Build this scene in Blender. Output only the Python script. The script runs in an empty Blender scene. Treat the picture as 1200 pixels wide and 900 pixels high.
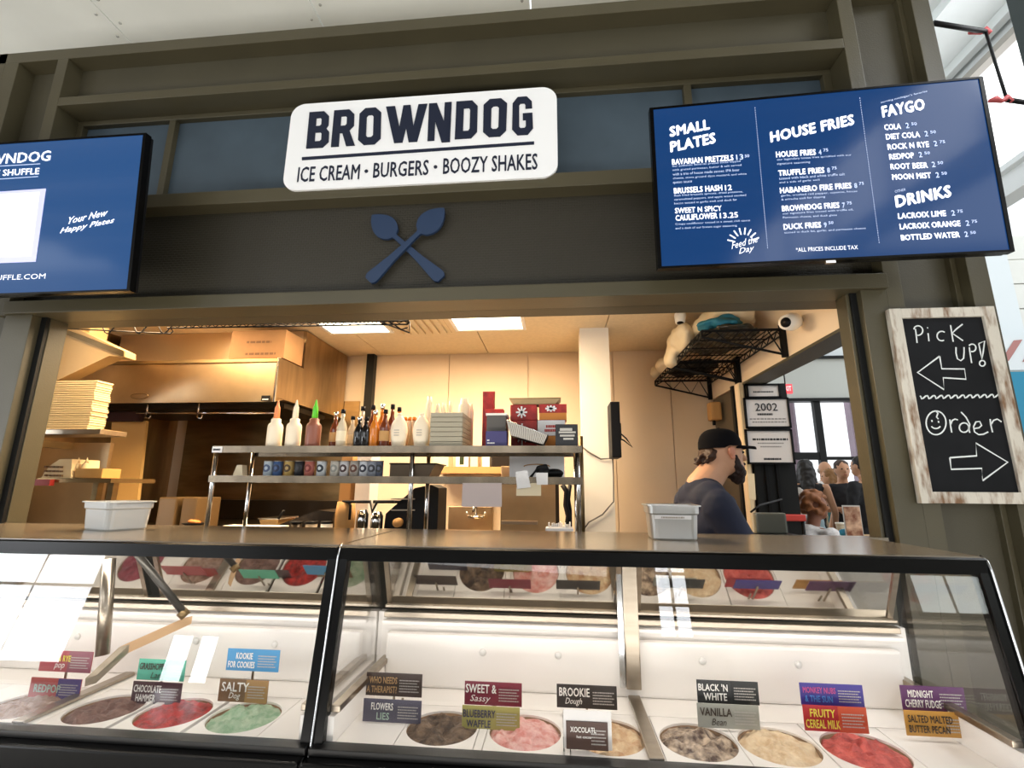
import bpy, bmesh, math, random
from mathutils import Vector, Matrix, noise
random.seed(7)
SC = bpy.context.scene; COL = SC.collection
V = Vector; PI = math.pi

# ------------------------------------------------------------------ camera
F_PX, PITCH, ROLL, YAW, CAM_H = 556.2, math.radians(12.15), math.radians(.4), math.radians(-5.41), 1.45
_fw = V((math.sin(YAW)*math.cos(PITCH), math.cos(YAW)*math.cos(PITCH), math.sin(PITCH)))
_r = V((math.cos(YAW), -math.sin(YAW), 0)); _u = _r.cross(_fw)
_R = _r*math.cos(ROLL)+_u*math.sin(ROLL); _U = -_r*math.sin(ROLL)+_u*math.cos(ROLL)
CAM = V((0, 0, CAM_H))
cd = bpy.data.cameras.new('camera'); cam = bpy.data.objects.new('camera', cd); COL.objects.link(cam)
cd.sensor_fit = 'HORIZONTAL'; cd.sensor_width = 36; cd.lens = 36*F_PX/1200
cd.clip_start = .05; cd.clip_end = 300
m = Matrix.Identity(3); m.col[0] = _R; m.col[1] = _U; m.col[2] = -_fw
cam.matrix_world = Matrix.Translation(CAM) @ m.to_4x4()
SC.camera = cam
def ray(x, y): return _fw*F_PX + _R*(x-600) - _U*(y-450)
def atY(x, y, Y): d = ray(x, y); return CAM + d*(Y/d.y)
def atZ(x, y, Z): d = ray(x, y); return CAM + d*((Z-CAM_H)/d.z)
def atX(x, y, X): d = ray(x, y); return CAM + d*(X/d.x)
def onplane(x, y, o, n): d = ray(x, y); return CAM + d*((o-CAM).dot(n)/d.dot(n))

# ------------------------------------------------------------------ world, lights, exposure
SC.view_settings.view_transform = 'Standard'; SC.view_settings.look = 'None'
SC.view_settings.gamma = 1; SC.view_settings.use_curve_mapping = False
SC.view_settings.exposure = 0.35
SC.cycles.max_bounces = 10; SC.cycles.transparent_max_bounces = 16
w = bpy.data.worlds.new('daylight'); SC.world = w; w.use_nodes = True
w.node_tree.nodes['Background'].inputs[0].default_value = (.93, .97, 1, 1)
w.node_tree.nodes['Background'].inputs[1].default_value = 1.15
def area(name, loc, tgt, sx, sy, power, col=(1, 1, 1), spread=PI):
    l = bpy.data.lights.new(name, 'AREA'); l.shape = 'RECTANGLE'; l.size = sx; l.size_y = sy
    l.energy = power; l.color = col; l.spread = spread
    o = bpy.data.objects.new(name, l); COL.objects.link(o); o.location = loc
    o.rotation_euler = (V(tgt)-V(loc)).to_track_quat('-Z', 'Y').to_euler(); return o
area('daylight_from_hall_windows', (-3, -7.5, 4.2), (0, 2, 1.5), 9, 3, 190, (.95, .98, 1))
area('ceiling_fill_light', (-1, -.35, .05), (-1, 1.3, 4.9), 9, 1.4, 215, (1, .97, .92))  # added fill lamp at floor level, brightens the ceiling over the stall
area('daylight_from_clerestory', (4.8, 1.5, 5.6), (0, 2.4, 2.6), 5, 1.2, 150, (.95, .98, 1))
area('kitchen_troffer_light_right', (-.55, 3.2, 2.74), (-.55, 3.2, 0), .55, 1.1, 56, (1, .76, .49))
area('kitchen_troffer_light_left', (-1.65, 3.0, 2.74), (-1.65, 3.0, 0), .55, 1.1, 58, (1, .74, .46))
area('kitchen_fill_light_far_left', (-2.9, 2.9, 2.74), (-2.9, 2.9, 0), .55, .8, 46, (1, .72, .42))  # unseen fill lamp, no ceiling panel is built for it

# ------------------------------------------------------------------ materials
def lin(c):
    if isinstance(c, str):
        c = tuple(int(c[i:i+2], 16)/255 for i in (0, 2, 4))
    return tuple((x/12.92 if x <= .04045 else ((x+.055)/1.055)**2.4) for x in c)+(1,)
MATS = {}
def mat(name, col, rough=.5, metal=0, emis=None, es=0, noise_s=0, noise_a=0, bump=0, bump_s=60, spec=.5, coat=0, col2=None, trans=0, alpha=1, stretch=(1, 1, 1)):
    if name in MATS: return MATS[name]
    M = bpy.data.materials.new(name); M.use_nodes = True; nt = M.node_tree; b = nt.nodes['Principled BSDF']
    c = lin(col); b.inputs['Base Color'].default_value = c
    b.inputs['Roughness'].default_value = rough; b.inputs['Metallic'].default_value = metal
    b.inputs['Specular IOR Level'].default_value = spec; b.inputs['Coat Weight'].default_value = coat
    b.inputs['Transmission Weight'].default_value = trans; b.inputs['Alpha'].default_value = alpha
    if emis: b.inputs['Emission Color'].default_value = lin(emis); b.inputs['Emission Strength'].default_value = es
    if noise_s or bump:
        tc = nt.nodes.new('ShaderNodeTexCoord'); mp = nt.nodes.new('ShaderNodeMapping'); mp.inputs['Scale'].default_value = stretch
        nt.links.new(tc.outputs['Object'], mp.inputs[0])
    if noise_s:
        n = nt.nodes.new('ShaderNodeTexNoise'); n.inputs['Scale'].default_value = noise_s; n.inputs['Detail'].default_value = 5
        nt.links.new(mp.outputs[0], n.inputs[0])
        cr = nt.nodes.new('ShaderNodeValToRGB'); cr.color_ramp.elements[0].position = .35; cr.color_ramp.elements[1].position = .65
        c2 = lin(col2) if col2 else tuple(min(1, x*(1+noise_a)) for x in c[:3])+(1,)
        c1 = c if col2 else tuple(x*(1-noise_a) for x in c[:3])+(1,)
        cr.color_ramp.elements[0].color = c1; cr.color_ramp.elements[1].color = c2
        nt.links.new(n.outputs[0], cr.inputs[0]); nt.links.new(cr.outputs[0], b.inputs['Base Color'])
    if bump:
        n2 = nt.nodes.new('ShaderNodeTexNoise'); n2.inputs['Scale'].default_value = bump_s; n2.inputs['Detail'].default_value = 3
        nt.links.new(mp.outputs[0], n2.inputs[0]); bp = nt.nodes.new('ShaderNodeBump'); bp.inputs['Strength'].default_value = bump; bp.inputs['Distance'].default_value = .01
        nt.links.new(n2.outputs[0], bp.inputs['Height']); nt.links.new(bp.outputs[0], b.inputs['Normal'])
    MATS[name] = M; return M
def glassmat(name, tint=(1, 1, 1, 1), refl=1.0, ior=1.5):
    M = bpy.data.materials.new(name); M.use_nodes = True; nt = M.node_tree; nt.nodes.clear()
    o = nt.nodes.new('ShaderNodeOutputMaterial'); mx = nt.nodes.new('ShaderNodeMixShader'); t = nt.nodes.new('ShaderNodeBsdfTransparent')
    g = nt.nodes.new('ShaderNodeBsdfGlossy'); g.inputs['Roughness'].default_value = .01; fr = nt.nodes.new('ShaderNodeFresnel'); fr.inputs[0].default_value = ior
    t.inputs[0].default_value = tint
    ge = nt.nodes.new('ShaderNodeNewGeometry'); mi = nt.nodes.new('ShaderNodeMath'); mi.operation = 'MULTIPLY_ADD'; mi.inputs[1].default_value = 1/ior-ior; mi.inputs[2].default_value = ior
    nt.links.new(ge.outputs['Backfacing'], mi.inputs[0]); nt.links.new(mi.outputs[0], fr.inputs[0])
    nt.links.new(fr.outputs[0], mx.inputs[0]); nt.links.new(t.outputs[0], mx.inputs[1]); nt.links.new(g.outputs[0], mx.inputs[2]); nt.links.new(mx.outputs[0], o.inputs[0])
    MATS[name] = M; return M
OLIVE = mat('olive_paint', '4b4532', .42, noise_s=3, noise_a=.06, bump=.08, bump_s=120)
OLIVE_D = mat('olive_panel_paint', '454030', .5, noise_s=3, noise_a=.06, bump=.1, bump_s=150)
BLACKP = mat('black_paint', '121313', .45, spec=.25); BLUEG = mat('blue_grey_board', '42505a', .55, noise_s=4, noise_a=.1)
STEEL = mat('brushed_steel', 'a89c8c', .3, 1, noise_s=6, noise_a=.08, stretch=(1, 8, 8))
STEEL_W = mat('satin_steel_wall', 'b39a78', .33, 1, noise_s=3, noise_a=.12, stretch=(1, 6, 1))
STEEL_D = mat('dark_smoked_steel', '8c7654', .4, 1, noise_s=2.5, noise_a=.2, stretch=(1, 1, 5))
CHROME = mat('chrome', 'd8d8d8', .12, 1)
CREAM = mat('cream_wall_panel', 'e8d2b4', .55, noise_s=2, noise_a=.03); CEILM = mat('ceiling_board', 'd9c6a2', .8, noise_s=30, noise_a=.04)
WHITE = mat('white_enamel', 'ebe9e4', .35); WHITEP = mat('white_plastic', 'efe9dd', .4, spec=.4)
LINER = mat('freezer_liner', 'f4efe9', .35)
BLK = mat('matt_black', '08080a', .5, spec=.2); BLKG = mat('gloss_black', '060606', .25, spec=.16)
COUNTER = mat('counter_laminate', '756a5a', .2, noise_s=40, noise_a=.08)
GLASS = glassmat('clear_glass'); CARD = mat('kraft_card', '7d5a36', .8, noise_s=8, noise_a=.06)
NAVY = mat('navy_paint', '1f3350', .45); NAVYT = mat('navy_print', '101a30', .5)
PAPER = mat('paper', 'ece9e6', .8); INK = mat('black_ink', '16161a', .7)
MIRROR = mat('freezer_mirror', 'd2cec6', .04, 1)

# ------------------------------------------------------------------ object helpers
def link(name, me, m=None, parent=None):
    o = bpy.data.objects.new(name, me); COL.objects.link(o)
    if m is not None and me is not None:
        if isinstance(m, (list, tuple)):
            for q in m: me.materials.append(q)
        else: me.materials.append(m)
    if parent: o.parent = parent; o.matrix_parent_inverse = Matrix.Translation(-parent_loc(parent))
    return o
def parent_loc(p):
    l = V((0, 0, 0))
    while p: l = l + V(p.location); p = p.parent if not p.parent else None
    return l
def tag(o, label=None, cat=None, group=None, kind=None):
    if label: o['label'] = label
    if cat: o['category'] = cat
    if group: o['group'] = group
    if kind: o['kind'] = kind
    return o
def thing(name, label, cat, loc=(0, 0, 0), group=None):
    o = bpy.data.objects.new(name, None); COL.objects.link(o); o.location = loc; o.empty_display_size = .1
    return tag(o, label, cat, group)
def bmobj(name, bm, m, parent=None, smooth=False):
    me = bpy.data.meshes.new(name); bmesh.ops.recalc_face_normals(bm, faces=bm.faces[:]); bm.to_mesh(me); bm.free()
    if smooth:
        for p in me.polygons: p.use_smooth = True
    return link(name, me, m, parent)
def bx(bm, x0, x1, y0, y1, z0, z1, M=None):
    vs = [bm.verts.new(p) for p in ((x0, y0, z0), (x1, y0, z0), (x1, y1, z0), (x0, y1, z0), (x0, y0, z1), (x1, y0, z1), (x1, y1, z1), (x0, y1, z1))]
    if M is not None:
        for v in vs: v.co = M @ v.co
    for f in ((0, 3, 2, 1), (4, 5, 6, 7), (0, 1, 5, 4), (1, 2, 6, 5), (2, 3, 7, 6), (3, 0, 4, 7)): bm.faces.new([vs[i] for i in f])
    return vs
def box(name, x0, x1, y0, y1, z0, z1, m, parent=None, bev=0, M=None):
    bm = bmesh.new(); bx(bm, min(x0, x1), max(x0, x1), min(y0, y1), max(y0, y1), min(z0, z1), max(z0, z1), M)
    if bev: bmesh.ops.bevel(bm, geom=bm.edges[:], offset=bev, segments=2, affect='EDGES', profile=.6)
    return bmobj(name, bm, m, parent)
def tube_bm(bm, pts, r, n=8, close=False):
    pts = [V(p) for p in pts]; rings = []
    for i, p in enumerate(pts):
        a = pts[i-1] if i else pts[0]; b = pts[i+1] if i < len(pts)-1 else pts[-1]
        if close: a = pts[i-1]; b = pts[(i+1) % len(pts)]
        t = (b-a).normalized(); s = t.orthogonal().normalized() if not rings else None
        if s is None:
            s = prev-t*prev.dot(t); s = s.normalized() if s.length > 1e-6 else t.orthogonal().normalized()
        prev = s; q = t.cross(s); rr = r[i] if isinstance(r, (list, tuple)) else r
        rings.append([bm.verts.new(p+(s*math.cos(2*PI*k/n)+q*math.sin(2*PI*k/n))*rr) for k in range(n)])
    L = len(rings)
    for i in range(L if close else L-1):
        A, B = rings[i], rings[(i+1) % L]
        for k in range(n): bm.faces.new((A[k], A[(k+1) % n], B[(k+1) % n], B[k]))
    if not close: bm.faces.new(rings[0][::-1]); bm.faces.new(rings[-1])
def tube(name, pts, r, m, parent=None, n=8, close=False):
    bm = bmesh.new(); tube_bm(bm, pts, r, n, close); return bmobj(name, bm, m, parent, True)
def lathe_bm(bm, prof, c=(0, 0, 0), n=20, sx=1, sy=1):
    c = V(c); rings = []
    for (r, z) in prof: rings.append([bm.verts.new(c+V((r*math.cos(2*PI*k/n)*sx, r*math.sin(2*PI*k/n)*sy, z))) for k in range(n)])
    for A, B in zip(rings, rings[1:]):
        for k in range(n): bm.faces.new((A[k], A[(k+1) % n], B[(k+1) % n], B[k]))
    bm.faces.new(rings[0][::-1]); bm.faces.new(rings[-1])
def lathe(name, prof, c, m, parent=None, n=20, sx=1, sy=1):
    bm = bmesh.new(); lathe_bm(bm, prof, c, n, sx, sy); return bmobj(name, bm, m, parent, True)
def prism(name, pts, d, m, parent=None):   # polygon in 3D, extruded by vector d
    bm = bmesh.new(); d = V(d); a = [bm.verts.new(V(p)) for p in pts]; b = [bm.verts.new(V(p)+d) for p in pts]
    bm.faces.new(a); bm.faces.new(b[::-1]); n = len(a)
    for i in range(n): bm.faces.new((a[i], b[i], b[(i+1) % n], a[(i+1) % n]))
    return bmobj(name, bm, m, parent)
TMP = bpy.data.scenes.new('scratch')
def tmp_graph():
    with bpy.context.temp_override(scene=TMP, view_layer=TMP.view_layers[0]): return bpy.context.evaluated_depsgraph_get()
def text_mesh(s, bold=.0, shear=0, sp=1.0, extrude=0):
    c = bpy.data.curves.new('t', 'FONT'); c.body = s; c.resolution_u = 2; c.offset = bold; c.shear = shear; c.space_character = sp; c.extrude = extrude
    o = bpy.data.objects.new('t', c); TMP.collection.objects.link(o); dg = tmp_graph(); dg.update()
    me = bpy.data.meshes.new_from_object(o.evaluated_get(dg)); bpy.data.objects.remove(o); bpy.data.curves.remove(c); return me
def embolden(me, b):
    n = len(me.vertices); co = [tuple(v.co) for v in me.vertices]; fs = [tuple(p.vertices) for p in me.polygons]; V2, F2 = [], []
    for i, (dx, dy) in enumerate(((-b, 0), (b, 0), (0, b*.8), (0, -b*.8), (b*.7, b*.6), (-b*.7, -b*.6))):
        V2 += [(x+dx, y+dy, z+i*.001) for x, y, z in co]; F2 += [tuple(k+i*n for k in f) for f in fs]
    m2 = bpy.data.meshes.new('t'); m2.from_pydata(V2, [], F2); return m2
def text_on(name, s, p0, p1, h, up, m, parent, bold=.02, shear=0, lift=.002, nrm=None, depth=0, sp=1.0):
    """text whose box runs from p0 to p1 along its baseline, h high along 'up'"""
    p0, p1 = V(p0), V(p1); me = text_mesh(s, 0, shear, sp+bold*1.2, depth and .05)
    if bold > .005: me = embolden(me, bold*.75)
    xs = [v.co.x for v in me.vertices]; ys = [v.co.y for v in me.vertices]
    if not xs: return None
    x0, x1 = min(xs), max(xs); y0, y1 = min(ys), max(ys); a = p1-p0; up = V(up).normalized(); n = nrm if nrm is not None else a.cross(up).normalized()
    if n.y > 0 and nrm is None: n = -n
    for v in me.vertices:
        c = v.co; v.co = p0 + a*((c.x-x0)/(x1-x0)) + up*(h*(c.y-y0)/(y1-y0)) + n*(lift + (depth*(c.z/.05*.5+.5) if depth else c.z*.12))
    return link(name, me, m, parent)
def print_lines(name, x0, x1, y, rows, h, m, parent, seed=1):
    """unreadable small print: short flat dashes standing for words"""
    rg_ = random.Random(seed); bm = bmesh.new()
    for z, f0, f1 in rows:
        a = x0+(x1-x0)*f0; e = x0+(x1-x0)*f1; wv_ = (x1-x0)
        while a < e:
            b = min(e, a+wv_*rg_.uniform(.04, .10)); bm.faces.new([bm.verts.new(p) for p in ((a, y, z), (b, y, z), (b, y, z+h), (a, y, z+h))]); a = b+wv_*.018
    return bmobj(name, bm, m, parent)
def ribbon_bm(bm, pts, wd, n, lift=.002):
    pts = [V(p)+n*lift for p in pts]; L = []
    for i, p in enumerate(pts):
        a = pts[max(i-1, 0)]; b = pts[min(i+1, len(pts)-1)]; t = (b-a)
        if t.length < 1e-7: t = V((1, 0, 0))
        s = n.cross(t.normalized())*wd/2; L.append((bm.verts.new(p+s), bm.verts.new(p-s)))
    for A, B in zip(L, L[1:]): bm.faces.new((A[0], B[0], B[1], A[1]))
def arc(cx, cy, r, a0, a1, n=16, ry=None): return [(cx+r*math.cos(a0+(a1-a0)*i/n), cy+(ry or r)*math.sin(a0+(a1-a0)*i/n)) for i in range(n+1)]

# ================================================================== SETTING: stall front
FY = 2.30
wf = box('wall_front', -3.66, -3.60, FY, FY+.2, 0, 4.24, OLIVE); tag(wf, kind='structure')
def rail(n, x0, x1, y0, y1, z0, z1, m=OLIVE, bev=.003): return box(n, x0, x1, y0, y1, z0, z1, m, wf, bev)
rail('top_rail', -3.66, 2.06, FY, 2.5, 4.16, 4.24)
rail('stile', -3.60, -3.50, FY, 2.5, 0, 4.16)
rail('panel', -3.50, -3.215, 2.40, 2.44, 0, 4.16, OLIVE_D, 0)
rail('stile', -3.215, -3.14, FY, 2.5, 2.39, 4.16)
rail('panel', -3.14, 1.59, 2.40, 2.44, 3.86, 4.16, OLIVE_D, 0)
rail('middle_rail', -3.14, 1.59, FY, 2.46, 3.80, 3.86)
rail('stile', 1.59, 1.665, FY, 2.5, 0, 4.16)
rail('panel', 1.665, 1.97, 2.385, 2.42, 0, 4.16, OLIVE_D, 0)
rail('batten', 1.945, 1.97, 2.355, 2.39, 0, 4.16)
rail('corner_post', 1.97, 2.06, FY, 2.5, 0, 4.16)
# sign recess: inner frame, blue grey boards between mullions
rail('inner_frame_top', -3.14, 1.59, 2.44, 2.50, 3.765, 3.80)
rail('inner_frame_side', 1.545, 1.59, 2.44, 2.50, 3.10, 3.765); rail('inner_frame_side', -3.14, -3.10, 2.44, 2.50, 3.10, 3.765)
for mx in (-2.46, -.835, .79): rail('mullion', mx-.022, mx+.022, 2.44, 2.50, 3.10, 3.765)
for a, b in ((-3.10, -2.482), (-2.438, -.857), (-.813, .768), (.812, 1.545)): rail('board', a, b, 2.475, 2.50, 3.10, 3.765, BLUEG, 0)
rail('ledge_rail', -3.14, 1.59, 2.275, 2.50, 3.02, 3.105)
BASK = mat('basketweave_panel', '332f24', .5); nt = BASK.node_tree; tc = nt.nodes.new('ShaderNodeTexCoord')
mpn = nt.nodes.new('ShaderNodeMapping'); mpn.inputs['Scale'].default_value = (34, 1, 34); nt.links.new(tc.outputs['Object'], mpn.inputs[0])
br = nt.nodes.new('ShaderNodeTexBrick'); br.inputs['Scale'].default_value = 1; br.offset = .5; br.inputs['Brick Width'].default_value = 1; br.inputs['Row Height'].default_value = .5; br.inputs['Mortar Size'].default_value = .09; br.inputs['Mortar Smooth'].default_value = .5
sw = nt.nodes.new('ShaderNodeSeparateXYZ'); cb = nt.nodes.new('ShaderNodeCombineXYZ'); nt.links.new(mpn.outputs[0], sw.inputs[0]); nt.links.new(sw.outputs[0], cb.inputs[0]); nt.links.new(sw.outputs[2], cb.inputs[1]); nt.links.new(cb.outputs[0], br.inputs[0])
bp = nt.nodes.new('ShaderNodeBump'); bp.inputs['Strength'].default_value = .9; bp.inputs['Distance'].default_value = .006; bp.invert = True
nt.links.new(br.outputs['Fac'], bp.inputs['Height']); nt.links.new(bp.outputs[0], nt.nodes['Principled BSDF'].inputs['Normal'])
rail('woven_panel', -3.14, 1.59, 2.37, 2.40, 2.465, 3.02, BASK, 0)
rail('lip_rail', -3.14, 1.59, 2.275, 2.43, 2.39, 2.465)
rail('soffit', -3.14, 1.59, 2.43, 2.55, 2.39, 2.44, OLIVE_D, 0)
# jambs
rail('jamb', -3.14, -2.97, FY, 2.47, 0, 2.39); rail('jamb_groove', -2.97, -2.935, 2.35, 2.47, 0, 2.39, BLACKP, 0); rail('jamb_lining', -2.975, -2.93, 2.37, 2.47, 0, 2.39)
rail('jamb', 1.475, 1.59, FY, 2.45, 0, 2.39); rail('jamb_groove', 1.445, 1.475, 2.335, 2.45, 0, 2.39, BLACKP, 0); rail('jamb_lining', 1.43, 1.45, 2.345, 2.43, 0, 2.39)
rail('knee_wall', -2.93, 1.44, 2.33, 2.44, 0, 1.22, OLIVE_D, 0)

# ================================================================== SETTING: hall
FLOORM = mat('hall_floor', 'a8a39a', .35, noise_s=2, noise_a=.1)
tag(box('floor', -14, 14, -10, 14, -.1, 0, FLOORM), kind='structure')
HW = mat('hall_white_metal', 'e2e2da', .5, noise_s=1.2, noise_a=.05)
sof = box('ceiling_1', -9, 2.2, 2.7, 2.72, 4.6, 4.61, HW); tag(sof, kind='structure')
# white metal cladding over the stall, in panels with rivets on the seams
xs = [-9, -6.9, -5.1, -3.35, -1.75, -.15, 1.2, 2.2]
for i in range(len(xs)-1):
    for j, (y0, y1) in enumerate(((1.6, 3.05), (3.06, 4.6), (4.61, 6.6), (6.61, 9))):
        box('ceiling_panel', xs[i]+.006, xs[i+1]-.006, y0, y1, 4.9+.0, 4.93, HW, sof)
rv = bmesh.new()
for x in xs[1:-1]:
    for k in range(40):
        lathe_bm(rv, [(.012, 0), (.008, -.008)], (x-.06, 1.7+k*.18, 4.9), 6)
        lathe_bm(rv, [(.012, 0), (.008, -.008)], (x+.06, 1.78+k*.18, 4.9), 6)
for k in range(60): lathe_bm(rv, [(.012, 0), (.008, -.008)], (-9+k*.19, 3.0, 4.9), 6)
tag(bmobj('rivet', rv, mat('rivet_grey', 'a7a69d', .4, .6), sof), kind='stuff')
box('angle_strip', -2.4, .9, 3.03, 3.09, 4.87, 4.905, mat('strip_grey', 'c9c8bf', .4), sof)
# high roof above the hall: slopes with purlins
RF = mat('roof_deck', '6a5e50', .7, noise_s=3, noise_a=.15); RW = mat('roof_white', 'e6ebec', .5, noise_s=1, noise_a=.04)
roof = box('ceiling_2', -14, 4.98, -10, 1.55, 6.6, 6.7, RF); tag(roof, kind='structure')
for k in range(9): box('beam', -14, 5, -9.6+k*1.35, -9.5+k*1.35, 6.3, 6.6, mat('beam_grey', '8b857c', .5, .3), roof)
rr = box('ceiling_3', 2.3, 5.0, 1.55, 14, 6.55, 6.62, RW); tag(rr, kind='structure')
for x in (2.75, 3.45, 4.15, 4.85): box('purlin', x, x+.09, 1.55, 14, 6.43, 6.55, RW, rr)
for y in (3.2, 5.6, 8.0, 10.4): box('deck_seam', 2.3, 5.0, y, y+.02, 6.53, 6.552, mat('seam_grey', 'b9bdbd', .5), rr)
# clerestory wall on the right, with a band of windows
cl = box('wall_right', 5.0, 5.2, -10, 14, 6.25, 6.6, RW); tag(cl, kind='structure')
box('sill_beam', 4.98, 5.2, -10, 14, 4.62, 4.98, RW, cl); box('sill_moulding', 4.90, 4.98, -10, 14, 4.86, 4.92, RW, cl); box('head_moulding', 4.90, 5.0, -10, 14, 6.2, 6.28, mat('grey_trim', 'aaa59e', .5), cl)
LITW = mat('lit_frosted_window', 'ffffff', .5, emis='fdfeff', es=1.25)
for k in range(15):
    y = -9.4+k*1.55
    f = tag(box('window_%d' % (k+1), 5.02, 5.14, y, y+.08, 4.98, 6.25, mat('mullion_tan', '9c948a', .5)), kind='structure')
    box('pane', 5.08, 5.10, y+.08, y+1.55, 4.98, 6.25, LITW, f)
# rear hall wall behind the viewer, with the windows that show up in the glass
rw = box('wall_rear', -20, 14, -10.1, -10.0, 0, 6.6, mat('rear_wall_paint', 'a39a8c', .7, noise_s=1, noise_a=.2)); tag(rw, kind='structure')
BW = mat('bright_daylit_window', 'ffffff', .5, emis='f6faff', es=9)
def rear_window(n, x0, x1, z0, z1, nx, nz, m):
    f = box('window_%d' % n, x0-.05, x1+.05, -9.99, -9.95, z0-.05, z1+.05, mat('rear_frame', '3a3834', .5)); tag(f, kind='structure')
    for i in range(nx):
        for j in range(nz): box('pane', x0+(x1-x0)*i/nx+.04, x0+(x1-x0)*(i+1)/nx-.04, -9.95, -9.93, z0+(z1-z0)*j/nz+.04, z0+(z1-z0)*(j+1)/nz-.04, m, f)
rear_window(41, -18.5, -13.0, .4, 4.2, 3, 2, BW); rear_window(42, 2.45, 3.25, 1.5, 3.7, 2, 3, BW); rear_window(43, -10.1, -9.5, .1, 1.2, 1, 1, BW); rear_window(44, -9.3, -8.8, .1, 1.2, 1, 1, BW)
rear_window(45, 8.6, 11.0, 2.2, 4.0, 3, 2, mat('dim_daylit_window', 'ffffff', .5, emis='e8f2ee', es=3.5))
box('rear_dark_band', -8, 8, -9.99, -9.9, 3.9, 5.2, mat('rear_band', '3c3228', .7), rw); box('rear_counter', 3.8, 8, -9.6, -9.1, 0, 1.1, mat('rear_counter', '4a5a3c', .6), rw)
# end wall with horizontal white siding
ew = box('wall_back', 9.1, 14, 11.62, 11.7, 0, 6.6, HW); tag(ew, kind='structure')
for k in range(12): box('siding_board', 9.1, 14, 11.5, 11.6, k*.62+.01, k*.62+.6, HW, ew)
# far storefront glazing behind the customers
GX0, GX1, GYY = 3.2, 9.0, 9.6
sfw = box('wall_far', GX0, GX1, GYY, GYY+.15, 3.16, 3.95, mat('grey_band', 'c9ccc6', .6)); tag(sfw, kind='structure')
box('upper_wall', GX0, GX1, GYY, GYY+.15, 4.0, 6.6, mat('pale_band', 'dfe6e8', .6), sfw); box('dark_line', GX0, GX1, GYY-.06, GYY+.15, 3.95, 4.0, BLACKP, sfw); box('dark_line', GX0, GX1, GYY-.06, GYY+.15, 3.1, 3.16, BLACKP, sfw)
ew.location.x += 0
n = 0
mxs = [3.2, 4.25, 5.04, 6.7, 8.0, 9.0]
for i, x in enumerate(mxs):
    n += 1; wd = .12 if i == 2 else .06
    f = tag(box('window_%d' % (20+n), x-wd/2, x+wd/2, GYY, GYY+.1, 0, 3.1, BLACKP), kind='structure')
    if i < len(mxs)-1:
        box('transom', x, mxs[i+1], GYY+.01, GYY+.09, 1.98, 2.04 if i > 1 else 2.12, BLACKP, f)
        box('pane', x, mxs[i+1], GYY+.045, GYY+.055, .1, 3.1, GLASS, f); box('bottom_rail', x, mxs[i+1], GYY+.01, GYY+.09, 0, .12, BLACKP, f)
# outside beyond the glass
LAV = mat('lavender_brick', '8d7687', .7, noise_s=5, noise_a=.1)
for (x, wd, y) in ((6.45, .22, 11.0), (8.6, .5, 11.1), (5.18, .12, 11.0)):
    tag(box('outside_pier', x, x+wd, y, y+.2, 0, 3.8, LAV), 'lavender painted pier outside %s' % ('behind the customers in the right glazing' if x == 6.45 else 'farthest right beyond the storefront glass' if x > 8 else 'by the left edge of the far glazing'), 'pier')
vn = thing('parked_van', 'white van seen through the far storefront door glass', 'van', (5.5, 11.9, 0)); box('body', 5.0, 6.1, 11.6, 12.3, .25, 1.5, mat('van_white', 'e8e8e6', .4), vn, .08)
for x in (5.2, 6.0): tube('wheel', [(x, 11.55, .3), (x, 11.75, .3)], .3, BLKG, vn, 16)
ew.scale = (1, 1, 1)

# sprinkler pipe on the hall roof
sp = thing('sprinkler_pipe', 'thin black sprinkler pipe with pink red fittings under the white roof', 'pipe', tuple(atX(1155, 36, 4.0)))
p1, p2, p3, p4 = atY(1088, 25, 4.0), atX(1155, 37, 4.0), atX(1180, 117, 4.0), None
p1 = V((2.35, p2.y, p2.z+.03)); p1 = atZ(1094, 27, p2.z); p3 = V((p2.x+.12, p2.y-.12, 0)); p3 = atY(1180, 117, p2.y-.1); p4 = atY(1215, 122, p3.y)
tube('pipe_run', [p1, p2], .022, BLK, sp); tube('drop_pipe', [p2, p3], .012, BLK, sp); tube('pipe_branch', [p3, p4], .02, BLK, sp)
PINK = mat('red_fitting', 'b0484a', .6)
for q in (p2, p3): tube('fitting', [q+V((-.14, 0, .0)), q+V((-.09, 0, .015)), q+V((-.04, 0, -.01)), q+V((0, 0, .02)), q+V((.04, 0, -.02))], [.015, .028, .016, .03, .018], PINK, sp)
tube('hanger', [p2+V((-.5, 0, 0)), V((p2.x-.5, p2.y, 6.5))], .008, BLK, sp)
hc = box('hall_column', 0, .4, 0, .14, 0, 6.4, mat('hall_column_paint', '4b5659', .5)); hc.location = (3.35, 2.25, 0)
q = atY(1181, 8, 2.2); hc.location = (q.x, 2.06, 0); tag(hc, 'dark blue grey steel column at the right edge of the hall', 'column')
# teal and white banners on the far end wall
b = thing('hall_banner', 'white banner with red lettering and a teal panel beyond the chalkboard', 'banner', tuple(atY(1200, 430, 9.0)))
q0, q1 = atY(1170, 395, 9.0), atY(1300, 432, 9.0); box('banner_top', q0.x, q1.x, 9.0, 9.03, q1.z, q0.z, mat('banner_white', 'dfe6e8', .6), b)
q0, q1 = atY(1165, 436, 9.0), atY(1300, 560, 9.0); box('banner_panel', q0.x, q1.x, 9.0, 9.03, q1.z, q0.z, mat('banner_teal', '1f86a8', .6), b)
for k in range(4):
    p_ = [atY(1172+k*26, 424, 8.99), atY(1182+k*26, 423, 8.99), atY(1198+k*26, 398, 8.99), atY(1188+k*26, 399, 8.99)]; prism('red_stripe', p_, (0, -.004, 0), mat('banner_red', 'b07a74', .6), b)

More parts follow.
